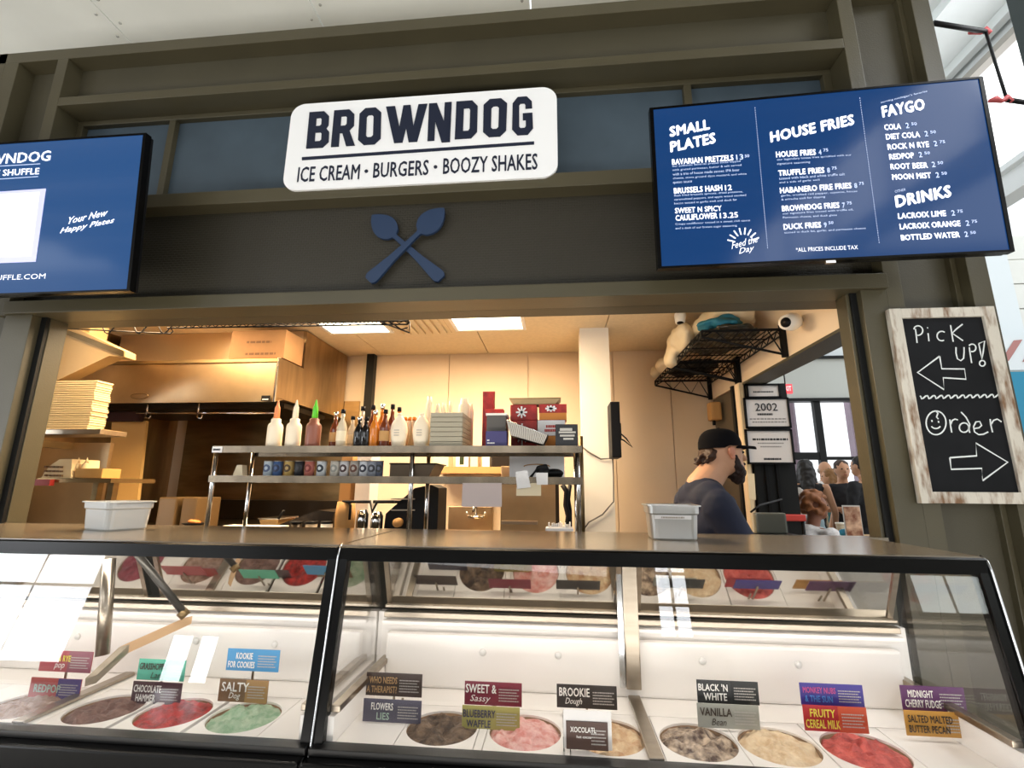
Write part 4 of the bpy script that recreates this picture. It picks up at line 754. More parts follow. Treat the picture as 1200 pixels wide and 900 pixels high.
for x, y in ((429.5, 201), (510.5, 196)): q = onplane(x, y, oS, NR); lathe('dot', [(.010, -.002), (.010, .002)], (0, 0, 0), NAVYT, sg).data.transform(Matrix.Translation(q+V((0, -.003, 0))) @ Matrix.Rotation(PI/2, 4, 'X'))

# ================================================================== screens
def screen_mat(name, c1, c2, es):
    M = bpy.data.materials.new(name); M.use_nodes = True; nt = M.node_tree; b = nt.nodes['Principled BSDF']
    b.inputs['Base Color'].default_value = lin('04070c'); b.inputs['Roughness'].default_value = .10; b.inputs['Specular IOR Level'].default_value = .6
    b.inputs['Emission Color'].default_value = lin(c1); b.inputs['Emission Strength'].default_value = es; MATS[name] = M; return M
SCR = screen_mat('screen_blue', '15437c', '15437c', .72); SCR2 = screen_mat('screen_blue_pale', '2f5a92', '2f5a92', .7)
TXT = mat('screen_text', 'f0f2fa', .4, emis='f0f2ff', es=.62); TXT2 = mat('screen_text_dim', 'b8c6e4', .4, emis='b8c6e8', es=.45)
def tv(name, label, TL, TR, BR_, BL, sm):
    U = (TR-TL).normalized(); N = U.cross(TL-BL).normalized(); N = N if N.y < 0 else -N; t = thing(name, label, 'screen', tuple((BL+BR_)/2))
    c = [BL, BR_, TR, TL]; cen = sum(c, V())/4
    f = .012; inn = [p+(cen-p).normalized()*f*1.6 for p in c]
    prism('screen', inn, -N*.01, sm, t)
    bm = bmesh.new()
    for i in range(4):
        j = (i+1) % 4; a, b, d, e = c[i], c[j], inn[j], inn[i]
        vs = [bm.verts.new(p+N*.004) for p in (a, b, d, e)]; vb = [bm.verts.new(p-N*.03) for p in (a, b, d, e)]
        bm.faces.new(vs); bm.faces.new(vb[::-1])
        for k in range(4): bm.faces.new((vs[k], vs[(k+1) % 4], vb[(k+1) % 4], vb[k]))
    bmobj('bezel', bm, BLKG, t)
    prism('housing', [cen+(p-cen)*.99-N*.03 for p in c], -N*.02, BLK, t)
    prism('rear_bulge', [cen+(p-cen)*.72-N*.045+V((0, 0, -.02)) for p in c], -N*.05, BLK, t)
    # wall bracket
    mz = cen.z; box('wall_mount', cen.x-.2, cen.x+.2, cen.y+.07, 2.38, mz-.12, mz+.12, BLK, t)
    return t, cen, N
TVT, TVB = 1.965, 2.02
TL, TR, BR_, BL = atY(761, 127, TVT), atY(1151, 90, TVT), atY(1188.5, 295, TVB), atY(771, 315, TVB)
mt_, cen, NV = tv('menu_screen', 'large wall screen showing the blue food menu at right', TL, TR, BR_, BL, SCR)
UP = ((TL-BL)+(TR-BR_)).normalized()
def mt(s, pa, pb, h, m=TXT, bold=.03, shear=0, nm='menu_text'): return px_text(s, pa, pb, h, mt_, m, cen, NV, bold, shear, 0, nm, UP)
def cr(x, y): return (740+x/2.609, 60+y/2.609)   # crop coordinates measured on the photograph
mt('SMALL', cr(117, 264), cr(240, 240), 12.5, bold=.065); mt('PLATES', cr(119, 311), cr(258, 282), 13, bold=.065)
mt('BAVARIAN PRETZELS', cr(124, 349), cr(312, 335), 7, bold=.055); mt('13', cr(320, 334), cr(342, 332), 6.5, TXT2); mt('50', cr(346, 326), cr(360, 325), 3.5, TXT2)
mt('BRUSSELS HASH', cr(130, 437), cr(278, 427), 7, bold=.055); mt('12', cr(286, 427), cr(307, 425), 6.5, TXT)
mt('SWEET N SPICY', cr(133, 497), cr(276, 489), 6.5, bold=.04); mt('CAULIFLOWER', cr(135, 520), cr(263, 512), 7, bold=.055); mt('13.25', cr(270, 512), cr(326, 509), 6.5)
small = [('our authentic Bavarian pretzel sticks topped', 125, 357, 333, 341), ('with grated parmesan, butter & salt served', 125, 369, 336, 353), ('with a trio of house made sauces: IPA beer', 126, 381, 330, 367), ('cheese, stone ground dijon mustard, and white', 127, 394, 352, 380), ('queso sauce', 127, 408, 185, 404),
         ('flash fried brussels sprouts, dried potatoes,', 130, 447, 340, 434), ('caramelized peppers, and apple wood smoked', 131, 459, 350, 445), ('bacon tossed in garlic aioli and duck fat', 131, 471, 322, 459), ('Crispy cauliflower tossed in a sweet chili sauce', 134, 534, 362, 522), ('and a dash of our brown sugar seasoning', 135, 547, 322, 538)]
for s, a, b, c, d in small: mt(s, cr(a, b), cr(c, d), 3, TXT2, .0)
mt('HOUSE FRIES', cr(425, 281), cr(682, 226), 13, bold=.065)
for s, a, b, c, d, pr, e, f in (('HOUSE FRIES', 442, 326, 564, 318, '4', 572, 318), ('TRUFFLE FRIES', 449, 383, 590, 373, '8', 598, 373), ('HABANERO FIRE FRIES', 454, 436, 673, 420, '8', 681, 420), ('BROWNDOG FRIES', 460, 491, 636, 480, '7', 644, 480), ('DUCK FRIES', 465, 547, 580, 540, '9', 588, 540)):
    mt(s, cr(a, b), cr(c, d), 7, bold=.055); mt(pr, cr(e, f), cr(e+9, f-1), 6, TXT2); mt('50' if pr == '9' else '75', cr(e+14, f-10), cr(e+29, f-11), 3.5, TXT2)
for s, a, b, c, d in (('our legendary house fries sprinkled with our', 445, 337, 672, 322), ('signature seasoning', 445, 350, 546, 344), ('tossed with black and white truffle salt', 451, 394, 652, 380), ('and a side of garlic aioli', 452, 407, 575, 398), ('garlic, crushed red pepper, cayenne, house', 457, 447, 690, 433), ('& sriracha aioli for dipping', 458, 459, 592, 450), ('our signature fries tossed with truffle oil,', 462, 502, 678, 489), ('Parmesan cheese, and duck glaze', 463, 514, 628, 506), ('tossed in duck fat, garlic, and parmesan cheese', 467, 560, 716, 546)): mt(s, cr(a, b), cr(c, d), 3, TXT2, 0)
mt('serving michigan\'s favorite', cr(762, 162), cr(904, 127), 3, TXT2, 0); mt('FAYGO', cr(767, 205), cr(898, 180), 14, bold=.065)
for s, a, b, c, d, pr, e, f in (('COLA', 773, 243, 824, 239, '50', 838, 237), ('DIET COLA', 778, 272, 882, 264, '50', 896, 262), ('ROCK N RYE', 783, 303, 910, 294, '75', 924, 292), ('REDPOP', 788, 333, 864, 328, '50', 878, 326), ('ROOT BEER', 792, 363, 906, 358, '50', 918, 356), ('MOON MIST', 797, 395, 916, 389, '50', 930, 388), ('LACROIX LIME', 815, 514, 962, 505, '75', 978, 504), ('LACROIX ORANGE', 820, 546, 1006, 536, '75', 1022, 535), ('BOTTLED WATER', 824, 580, 1004, 570, '50', 1018, 569)):
    mt(s, cr(a, b), cr(c, d), 7, bold=.055); mt('2', cr(e, f), cr(e+11, f-1), 6.5, TXT2); mt(pr, cr(e+17, f-9), cr(e+34, f-10), 3.5, TXT2)
mt('OTHER', cr(805, 434), cr(838, 427), 3, TXT2, 0); mt('DRINKS', cr(808, 480), cr(979, 446), 14.5, bold=.065)
mt('*ALL PRICES INCLUDE TAX', cr(503, 614), cr(692, 606), 5, bold=.0)
mt('Feed the', cr(306, 606), cr(386, 584), 8, bold=.0, shear=.3); mt('Day', cr(329, 626), cr(376, 614), 8.5, bold=.0, shear=.3)
bm = bmesh.new()
for k in range(8):
    an = math.radians(168-k*21); cx, cy = 342, 588; ribbon_bm(bm, [onplane(*cr(cx+r_*math.cos(an)*1.05, cy-r_*math.sin(an)), cen, NV) for r_ in (27, 48)], .006, NV, .0025)
bmobj('sun_rays', bm, TXT, mt_)
for (x0, y0, x1, y1) in ((377, 172, 416, 606), (697, 142, 757, 590)):
    bm = bmesh.new(); NN = 62
    for k in range(NN): ribbon_bm(bm, [onplane(*cr(x0+(x1-x0)*f, y0+(y1-y0)*f), cen, NV) for f in ((k+.1)/NN, (k+.55)/NN)], .0028, NV, .002)
    bmobj('dotted_line', bm, TXT2, mt_)
q = (BL+BR_)/2; box('badge', q.x-.02, q.x+.02, q.y-.003, q.y+.012, q.z-.012, q.z+.002, CHROME, mt_)
# left screen
TVT, TVB = 1.935, 2.0
TR, BR_ = atY(172, 156, TVT), atY(152.5, 341, TVB); TL = atY(-142, 187, TVT); BL = atY(-160, 351, TVB)
TL = TR+V((-1.44, 0, -.0)); BL = BR_+V((-1.44, 0, .0))
mt_, cen, NV = tv('promotion_screen', 'wall screen with blank white panel and script slogan at left', TL, TR, BR_, BL, SCR2); UP = (TR-BR_).normalized()
def c2(x, y): return (x/4.5, 150+y/4.5)
mt('BROWNDOG', c2(-205, 206), c2(266, 174), 12, bold=.03, nm='screen_text'); mt('AT THE SHUFFLE', c2(-170, 263), c2(207, 245), 7.5, bold=.03, nm='screen_text')
mt('Your New', c2(362, 508), c2(568, 463), 8, bold=.02, shear=.35, nm='screen_text'); mt('Happy Plates', c2(316, 566), c2(603, 508), 8, bold=.02, shear=.35, nm='screen_text'); mt('ATTHESHUFFLE.COM', c2(-240, 812), c2(240, 795), 6, bold=.0, nm='screen_text')
for a, b in (((-205, 208+6), (214, 190)), ((-205, 284), (203, 257))):
    bm = bmesh.new(); ribbon_bm(bm, [onplane(*c2(*a), cen, NV), onplane(*c2(*b), cen, NV)], .004, NV, .002); bmobj('rule', bm, TXT2, mt_)
p = [onplane(*c2(x, y), cen, NV) for x, y in ((-200, 350), (244, 320), (190, 706), (-240, 722))]; prism('blank_panel', [q+NV*.001 for q in p], NV*.001, mat('panel_glow', 'b8b8dc', .3, emis='b4b8e0', es=.55), mt_)
p = [onplane(*c2(x, y), cen, NV) for x, y in ((-200, 362), (212, 338), (166, 678), (-240, 690))]; prism('blank_panel', [q+NV*.002 for q in p], NV*.001, mat('panel_glow2', 'dcdcec', .3, emis='dcdcf0', es=.6), mt_)

# ================================================================== chalkboard
ck = thing('chalkboard', 'whitewashed wooden framed chalkboard with pick up and order arrows', 'chalkboard', (1.8, 2.26, 1.85))
CY = 2.265; TLc, TRc, BLc = atY(1043, 362, CY), atY(1165, 358, CY), atY(1084, 590, CY)
cX0, cX1, cZ0, cZ1 = atY(1060, 470, CY).x, atY(1165, 358, CY).x, atY(1084, 590, CY).z, (TLc.z+TRc.z)/2
WW = mat('whitewashed_wood', 'c9c2b4', .8, noise_s=16, col2='7a5c42', stretch=(2, 2, .5), bump=.4, bump_s=40); 
WW.node_tree.nodes['Color Ramp' if 'Color Ramp' in WW.node_tree.nodes else 'ColorRamp'].color_ramp.elements[0].position = .47
WW.node_tree.nodes['Color Ramp' if 'Color Ramp' in WW.node_tree.nodes else 'ColorRamp'].color_ramp.elements[1].position = .68
WW2 = WW
f = .052
box('frame_board', cX0, cX0+f, CY, CY+.03, cZ0, cZ1, WW, ck, .003); box('frame_board', cX1-f, cX1, CY, CY+.03, cZ0, cZ1, WW, ck, .003)
box('frame_board', cX0+f, cX1-f, CY+.001, CY+.029, cZ1-f*.92, cZ1-.001, WW, ck, .002); box('frame_board', cX0+f, cX1-f, CY+.001, CY+.029, cZ0+.001, cZ0+f*.95, WW, ck, .002)
box('slate', cX0+f-.005, cX1-f+.005, CY+.014, CY+.024, cZ0+f-.005, cZ1-f+.005, mat('slate', '17181a', .75, noise_s=5, noise_a=.2, spec=.15), ck)
CH = mat('chalk', 'd8dcda', .9); oC = V((0, CY+.014, 0))
def k4(x, y): return onplane(1040+x/3.6, 350+y/3.6, oC, NR)
def chalk(name, strokes, wd=.006):
    bm = bmesh.new()
    for s in strokes: ribbon_bm(bm, [k4(*p) for p in s], wd, NR, .0015)
    bmobj(name, bm, CH, ck)
chalk('chalk_word_pick', [[(117, 128), (120, 150), (124, 187)], [(110, 130)]+arc(128, 135, 20, -PI*.75, PI*.55, 12), [(170, 146), (172, 160), (174, 180)], [(166, 124), (170, 123)], [(p[0], p[1]) for p in arc(228, 158, 20, -.9, -5.2, 14)], [(265, 112), (270, 145), (276, 182)], [(316, 108), (290, 128), (272, 146), (295, 162), (318, 178)]])
chalk('chalk_word_up', [[(288, 205), (288, 230), (294, 254), (308, 262), (320, 252), (322, 228), (322, 205)], [(344, 205), (348, 235), (354, 272)], arc(356, 208, 16, -PI*.8, PI*.6, 12), [(384, 190), (392, 230), (397, 256), (402, 230), (409, 178), (384, 190)], arc(399, 273, 12, 0, 2*PI, 14)])
chalk('chalk_arrow_left', [[(219, 243), (126, 312), (238, 384), (234, 334), (330, 340), (324, 297), (228, 296), (219, 243)]], .007)
wv = []
for k in range(11):
    x = 136+k*30.5; y = 418-k*.6; wv += [(x, y-8), (x+4, y-4), (x+7, y+5), (x+14, y+2), (x+24, y-7), (x+30, y-8)]
chalk('chalk_wave_line', [wv], .0065)
chalk('chalk_word_order', [arc(204, 524, 42, 0, 2*PI, 26, 50), [(205, 478), (212, 482), (206, 500), (214, 508)], [(186, 512), (187, 520)], [(214, 516), (215, 524)], arc(203, 532, 20, .4, PI-.4, 8, 16),
       [(262, 510), (264, 530), (270, 565)], [(266, 530), (272, 514), (284, 508), (296, 512)], arc(322, 544, 20, 0, 2*PI, 16), [(309, 478), (330, 500), (346, 530), (343, 552), (346, 566)],
       [(364, 548), (385, 545), (396, 535), (388, 518), (372, 520), (362, 540), (366, 562), (384, 574), (404, 572), (424, 562)], [(432, 508), (434, 530), (442, 564)], [(436, 530), (446, 514), (462, 508), (480, 520)]])
chalk('chalk_arrow_right', [[(262, 671), (375, 663), (371, 609), (506, 690), (400, 768), (397, 716), (268, 720), (262, 671)]], .007)

# ================================================================== display freezers
CTZ = 1.245; Y_TOP, Y_BOT, Z_GT, Z_GB = 1.675, 1.59, 1.19, .675
def hole_plate(x0, x1, y0, y1, cx, cy, r, z, parent):
    bm = bmesh.new(); N_ = 40; th = .012
    def per(a):
        dx, dy = math.cos(a), math.sin(a); tx = ((x1 if dx > 0 else x0)-cx)/dx if abs(dx) > 1e-9 else 1e9; ty = ((y1 if dy > 0 else y0)-cy)/dy if abs(dy) > 1e-9 else 1e9; t = min(tx, ty); return (cx+dx*t, cy+dy*t)
    angs = sorted(set([2*PI*k/N_ for k in range(N_)]+[math.atan2(b-cy, a-cx) % (2*PI) for a in (x0, x1) for b in (y0, y1)]))
    ci = [bm.verts.new((cx+r*math.cos(a), cy+r*math.sin(a), z)) for a in angs]; co = [bm.verts.new((*per(a), z)) for a in angs]; cb = [bm.verts.new((cx+r*math.cos(a), cy+r*math.sin(a), z-th)) for a in angs]; ob = [bm.verts.new((*per(a), z-th)) for a in angs]
    for k in range(len(angs)):
        j = (k+1) % len(angs); bm.faces.new((ci[k], co[k], co[j], ci[j])); bm.faces.new((ci[k], ci[j], cb[j], cb[k])); bm.faces.new((co[k], ob[k], ob[j], co[j]))
    return bmobj('tub_plate', bm, LINER, parent)
ICE = {}
def tub(x, y, z, base, c2_, label, holes):
    t = thing('ice_cream_tub', label, 'tub', (x, y, z-.2)); r = .118
    bm = bmesh.new(); lathe_bm(bm, [(r*.9, 0), (r, .17), (r, .193), (r-.003, .193), (r-.005, .12)], (x, y, z-.2), 28); bmobj('carton_wall', bm, mat('tub_card', '8a6a4a', .7), t, True)
    bm = bmesh.new(); nr, na = 16, 48; c = bm.verts.new((x, y, 0)); prev = None; sd = random.uniform(0, 90); rings = []
    def hh(px_, py_):
        d = math.hypot(px_-x, py_-y)/r; nz = noise.noise(V((px_*22+sd, py_*22, 0)))*.022+noise.noise(V((px_*60+sd, py_*60, 3)))*.012+abs(noise.noise(V((px_*18+sd, py_*55, 6))))*.022
        return z-.004-.012*d**5+nz*(1.1-d*.6)
    c.co.z = hh(x, y)
    for i in range(1, nr+1):
        rr_ = r*i/nr; rings.append([bm.verts.new((x+rr_*math.cos(2*PI*k/na), y+rr_*math.sin(2*PI*k/na), hh(x+rr_*math.cos(2*PI*k/na), y+rr_*math.sin(2*PI*k/na)))) for k in range(na)])
    for k in range(na): bm.faces.new((c, rings[0][k], rings[0][(k+1) % na]))
    for A, B in zip(rings, rings[1:]):
        for k in range(na): bm.faces.new((A[k], B[k], B[(k+1) % na], A[(k+1) % na]))
    low = [bm.verts.new(v.co-V((0, 0, .05))) for v in rings[-1]]
    for k in range(na): bm.faces.new((rings[-1][k], low[k], low[(k+1) % na], rings[-1][(k+1) % na]))
    bmobj('ice_cream', bm, mat('ice_'+label[:22].replace(' ', '_'), base, .45, noise_s=34, col2=c2_, bump=.7, bump_s=90, spec=.3), t, True)
def freezer(x0, x1, label, tubs, right_end=True):
    fz = thing('display_freezer', label, 'freezer', ((x0+x1)/2, 1.9, 0)); 
    box('base_cabinet', x0, x1, 1.46, 2.26, .05, .42, BLK, fz, .01); box('front_apron', x0, x1, 1.52, 1.59, .42, Z_GB-.02, BLKG, fz, .006); box('sill_strip', x0, x1, 1.56, 1.61, Z_GB-.02, Z_GB, mat('sill_steel', '2c2b2a', .35, .6), fz, .003)
    box('back_wall', x0, x1, 2.10, 2.14, .50, .93, LINER, fz); box('inner_floor', x0+.03, x1-.03, 1.6, 2.1, .42, .45, LINER, fz)
    # worktop, black header band under it
    prism('worktop', [(x0, Y_TOP+.01, CTZ-.012), (x0, Y_TOP+.012, CTZ), (x0, 2.296, CTZ), (x0, 2.296, CTZ-.03), (x0, Y_TOP+.01, CTZ-.03)], (x1-x0, 0, 0), COUNTER, fz)
    prism('header_band', [(x0, Y_TOP+.006, CTZ-.003), (x0, Y_TOP-.004, CTZ-.008), (x0, Y_TOP-.006, Z_GT+.004), (x0, Y_TOP+.03, Z_GT), (x0, Y_TOP+.05, CTZ-.03)], (x1-x0, 0, 0), BLKG, fz)
    # end frames
    for i, x in enumerate((x0, x1-.03)):
        prism('end_frame', [(x, Y_TOP-.007, Z_GT+.01), (x, Y_BOT-.006, Z_GB-.01), (x, Y_BOT+.03, Z_GB-.01), (x, Y_TOP+.03, Z_GT+.01)], (.03, 0, 0), BLKG, fz)
        xe = x-.002 if i == 0 else x+.03
        if i == 1 and x1 < 0: xe = None
        if xe is not None: tube('chrome_edge', [(xe, Y_TOP+.02, CTZ+.002), (xe, Y_TOP-.004, CTZ-.012), (xe, Y_TOP-.012, CTZ-.04), (xe, Y_BOT-.01, Z_GB), (xe, 1.50, .5)], .0035, CHROME, fz, 6)
        xi = x+.03 if i == 0 else x
        prism('end_glass', [(x+.013, Y_TOP+.03, Z_GT), (x+.013, Y_BOT+.03, Z_GB), (x+.013, 2.1, Z_GB), (x+.013, 2.1, .93), (x+.013, 2.0, Z_GT)], (.004, 0, 0), GLASS, fz)
        box('end_liner', x+.004, x+.05 if i == 0 else x+.028, 1.615, 2.1, .45, .74, LINER, fz) if i == 0 else box('end_liner', x-.02, x+.028, 1.615, 2.1, .45, .74, LINER, fz)
        box('end_rail', x-.0+(.03 if i == 0 else -.03), x+.03+(.03 if i == 0 else -.03), 1.63, 2.1, .745, .765, STEEL, fz, .003)
    prism('front_glass', [(x0+.03, Y_TOP, Z_GT+.01), (x0+.03, Y_BOT, Z_GB-.01), (x0+.03, Y_BOT+.004, Z_GB-.01), (x0+.03, Y_TOP+.004, Z_GT+.01)], (x1-x0-.06, 0, 0), GLASS, fz)
    # sloping mirrored rear doors, two per case with steel edges
    xm = (x0+x1)/2; m0, m1 = (2.125, .945), (2.005, 1.215)
    for a, b in ((x0+.03, xm-.03), (xm+.03, x1-.03)):
        prism('mirror_door', [(a, m0[0], m0[1]), (a, m1[0], m1[1]), (a, m1[0]+.012, m1[1]+.006), (a, m0[0]+.012, m0[1]+.006)], (b-a, 0, 0), MIRROR, fz)
        for xx in (a, b-.02, ): prism('door_stile', [(xx, m0[0]-.006, m0[1]-.002), (xx, m1[0]-.006, m1[1]-.002), (xx, m1[0], m1[1]), (xx, m0[0], m0[1])], (.02, 0, 0), STEEL, fz)
    for k, (yy_, zz_, hh_) in enumerate(((2.075, .925, .022), (2.06, .898, .014), (2.085, .955, .012))): box('rear_rail', x0+.03, x1-.03, yy_, yy_+.04, zz_-hh_/2, zz_+hh_/2, STEEL if k != 1 else LINER, fz, .003)
    box('lamp_cover', x0+.05, x1-.05, Y_TOP+.055, Y_TOP+.085, Z_GT+.01, Z_GT+.028, mat('lamp_tube', 'ffffff', .5, emis='fff3e2', es=2.0), fz)
    l = bpy.data.lights.new('case_light', 'AREA'); l.shape = 'RECTANGLE'; l.size = x1-x0-.15; l.size_y = .05; l.energy = 2.7; l.color = (1, .93, .84)
    lo_ = bpy.data.objects.new('case_light', l); COL.objects.link(lo_); lo_.location = (xm, Y_TOP+.1, Z_GT-.01); lo_.rotation_euler = (math.radians(18), 0, 0)
    # centre post
    pq = [(xm-.03, 2.08, .76), (xm+.03, 2.08, .76)]; 
    if x0 > -2: box('centre_post', xm-.028, xm+.028, 2.03, 2.075, .70, 1.2, STEEL, fz, .004)
    if x0 > -2: box('centre_post_edge', xm-.05, xm-.03, 2.045, 2.07, .70, 1.2, CHROME, fz)
    box('centre_divider', xm-.022, xm+.022, 1.62, 2.05, .664, .676, STEEL, fz, .003)
    # plates with tub holes
    zP = .662; Yc, r = 1.762, .118
    edges = sorted([t_[0] for t_ in tubs]); n_ = len(tubs)
    bounds = [x0+.05]+[(a+b)/2 for a, b in zip(edges, edges[1:])]+[x1-.05]
    E_ = []
    for i, cx in enumerate(edges):
        a = max(bounds[i], cx-.125); b = min(bounds[i+1], cx+.125) if True else 0
        E_.append((a, b)); hole_plate(a+.0015, b-.0015, 1.615, 1.915, cx, Yc, r, zP, fz)
    cur = x0+.05
    for a, b in E_+[(x1-.05, x1-.05)]:
        if a-cur > .02: box('cover_plate', cur+.0015, a-.0015, 1.615, 1.915, zP-.012, zP, LINER, fz)
        cur = b
    box('rear_plate', x0+.05, x1-.05, 1.918, 2.1, zP-.012, zP, LINER, fz); box('liner_step', x0+.05, x1-.05, 2.06, 2.1, zP, .86, LINER, fz, .012)
    for xx in (x0+.45, x0+.75, x0+1.3, x0+1.65): lathe('vent_plug', [(.014, 0), (.011, .006)], (0, 0, 0), WHITE, fz, 14).data.transform(Matrix.Translation((xx, 2.06, .80)) @ Matrix.Rotation(PI/2, 4, 'X'))
    for (cx, base, c2_, lb) in tubs: tub(cx, Yc, zP, base, c2_, lb, None)
    return fz
FRX0, FRX1 = -.755, 1.315; FLX0, FLX1 = -2.83, -.765
freezer(FRX0, FRX1, 'right curved glass ice cream display freezer with black trim', [
    (-.393, '7a6450', '3a2a1e', 'dark brown fudge ice cream tub, leftmost in the right freezer'), (-.115, 'd98a80', 'f0c8c0', 'pink berry ice cream tub behind the sweet card'), (.155, 'c79a70', 'e8cfa8', 'tan swirled ice cream tub beside the centre post'),
    (.435, 'd9c2a8', '4a3226', 'cookies and cream tub right of the centre post'), (.68, 'ecd6b4', 'd8b890', 'pale vanilla ice cream tub in the right freezer'), (.932, 'd9685e', 'a83c38', 'coral red ice cream tub, rightmost in the right freezer')])
freezer(FLX0, FLX1, 'left glass ice cream display freezer cut by the frame edge', [
    (-1.93, 'b59a8a', '8a6a58', 'brown ice cream tub at the left frame edge'), (-1.62, '8a6a60', '6a4a42', 'brown chocolate ice cream tub in the left freezer'), (-1.355, 'c02a22', '7a100c', 'deep red sorbet tub in the left freezer'), (-1.092, 'b8ccb0', '8ab08c', 'pale green mint ice cream tub in the left freezer'), (-2.3, '7a2a3a', 'a04a5a', 'dark berry ice cream tub far left under the glass')])
# tub filler for hidden holes is not needed; flavour cards
def card(nm, label, c4_, Y, bg, lines, bg2=None):
    """c4_: TL,TR,BR,BL pixels measured on the photograph, standing at depth Y"""
    TLq, TRq, BRq, BLq = [atY(x, y, Y) for x, y in c4_]
    x0, x1 = (TLq.x+BLq.x)/2, (TRq.x+BRq.x)/2; z1, z0 = (TLq.z+TRq.z)/2, (BLq.z+BRq.z)/2
    t = thing('flavour_card', label, 'sign', ((x0+x1)/2, Y, z0)); box('card', x0, x1, Y, Y+.003, z0, z1, bg, t)
    W, H_ = x1-x0, z1-z0
    if bg2: box('colour_block', x0+W*.55, x1, Y-.0012, Y, z0, z1, bg2, t)
    for (s, u0, u1, v, h, m_, sh_) in lines: text_on('card_print', s, V((x0+W*u0, Y-.0012, z0+H_*v)), V((x0+W*u1, Y-.0012, z0+H_*v)), H_*h, (0, 0, 1), m_, t, .03 if not sh_ else .0, sh_, .001, NR)
    print_lines('card_small_print', x0+W*.6, x0+W*.95, Y-.0016, [(z0+H_*(.68-.12*k), .0, 1-.1*(k % 2)) for k in range(5)], H_*.05, mat('card_small', 'b8b2ac', .6), t, len(label))
    return t, x0, x1, z0, z1
def Mc(h): return mat('c_'+h, h, .45)
W_, DKT = mat('card_white', 'f2efe8', .5), mat('card_dark', '3a2a20', .5); YL = mat('card_yellow', 'e6d850', .5)
CY1 = 1.86
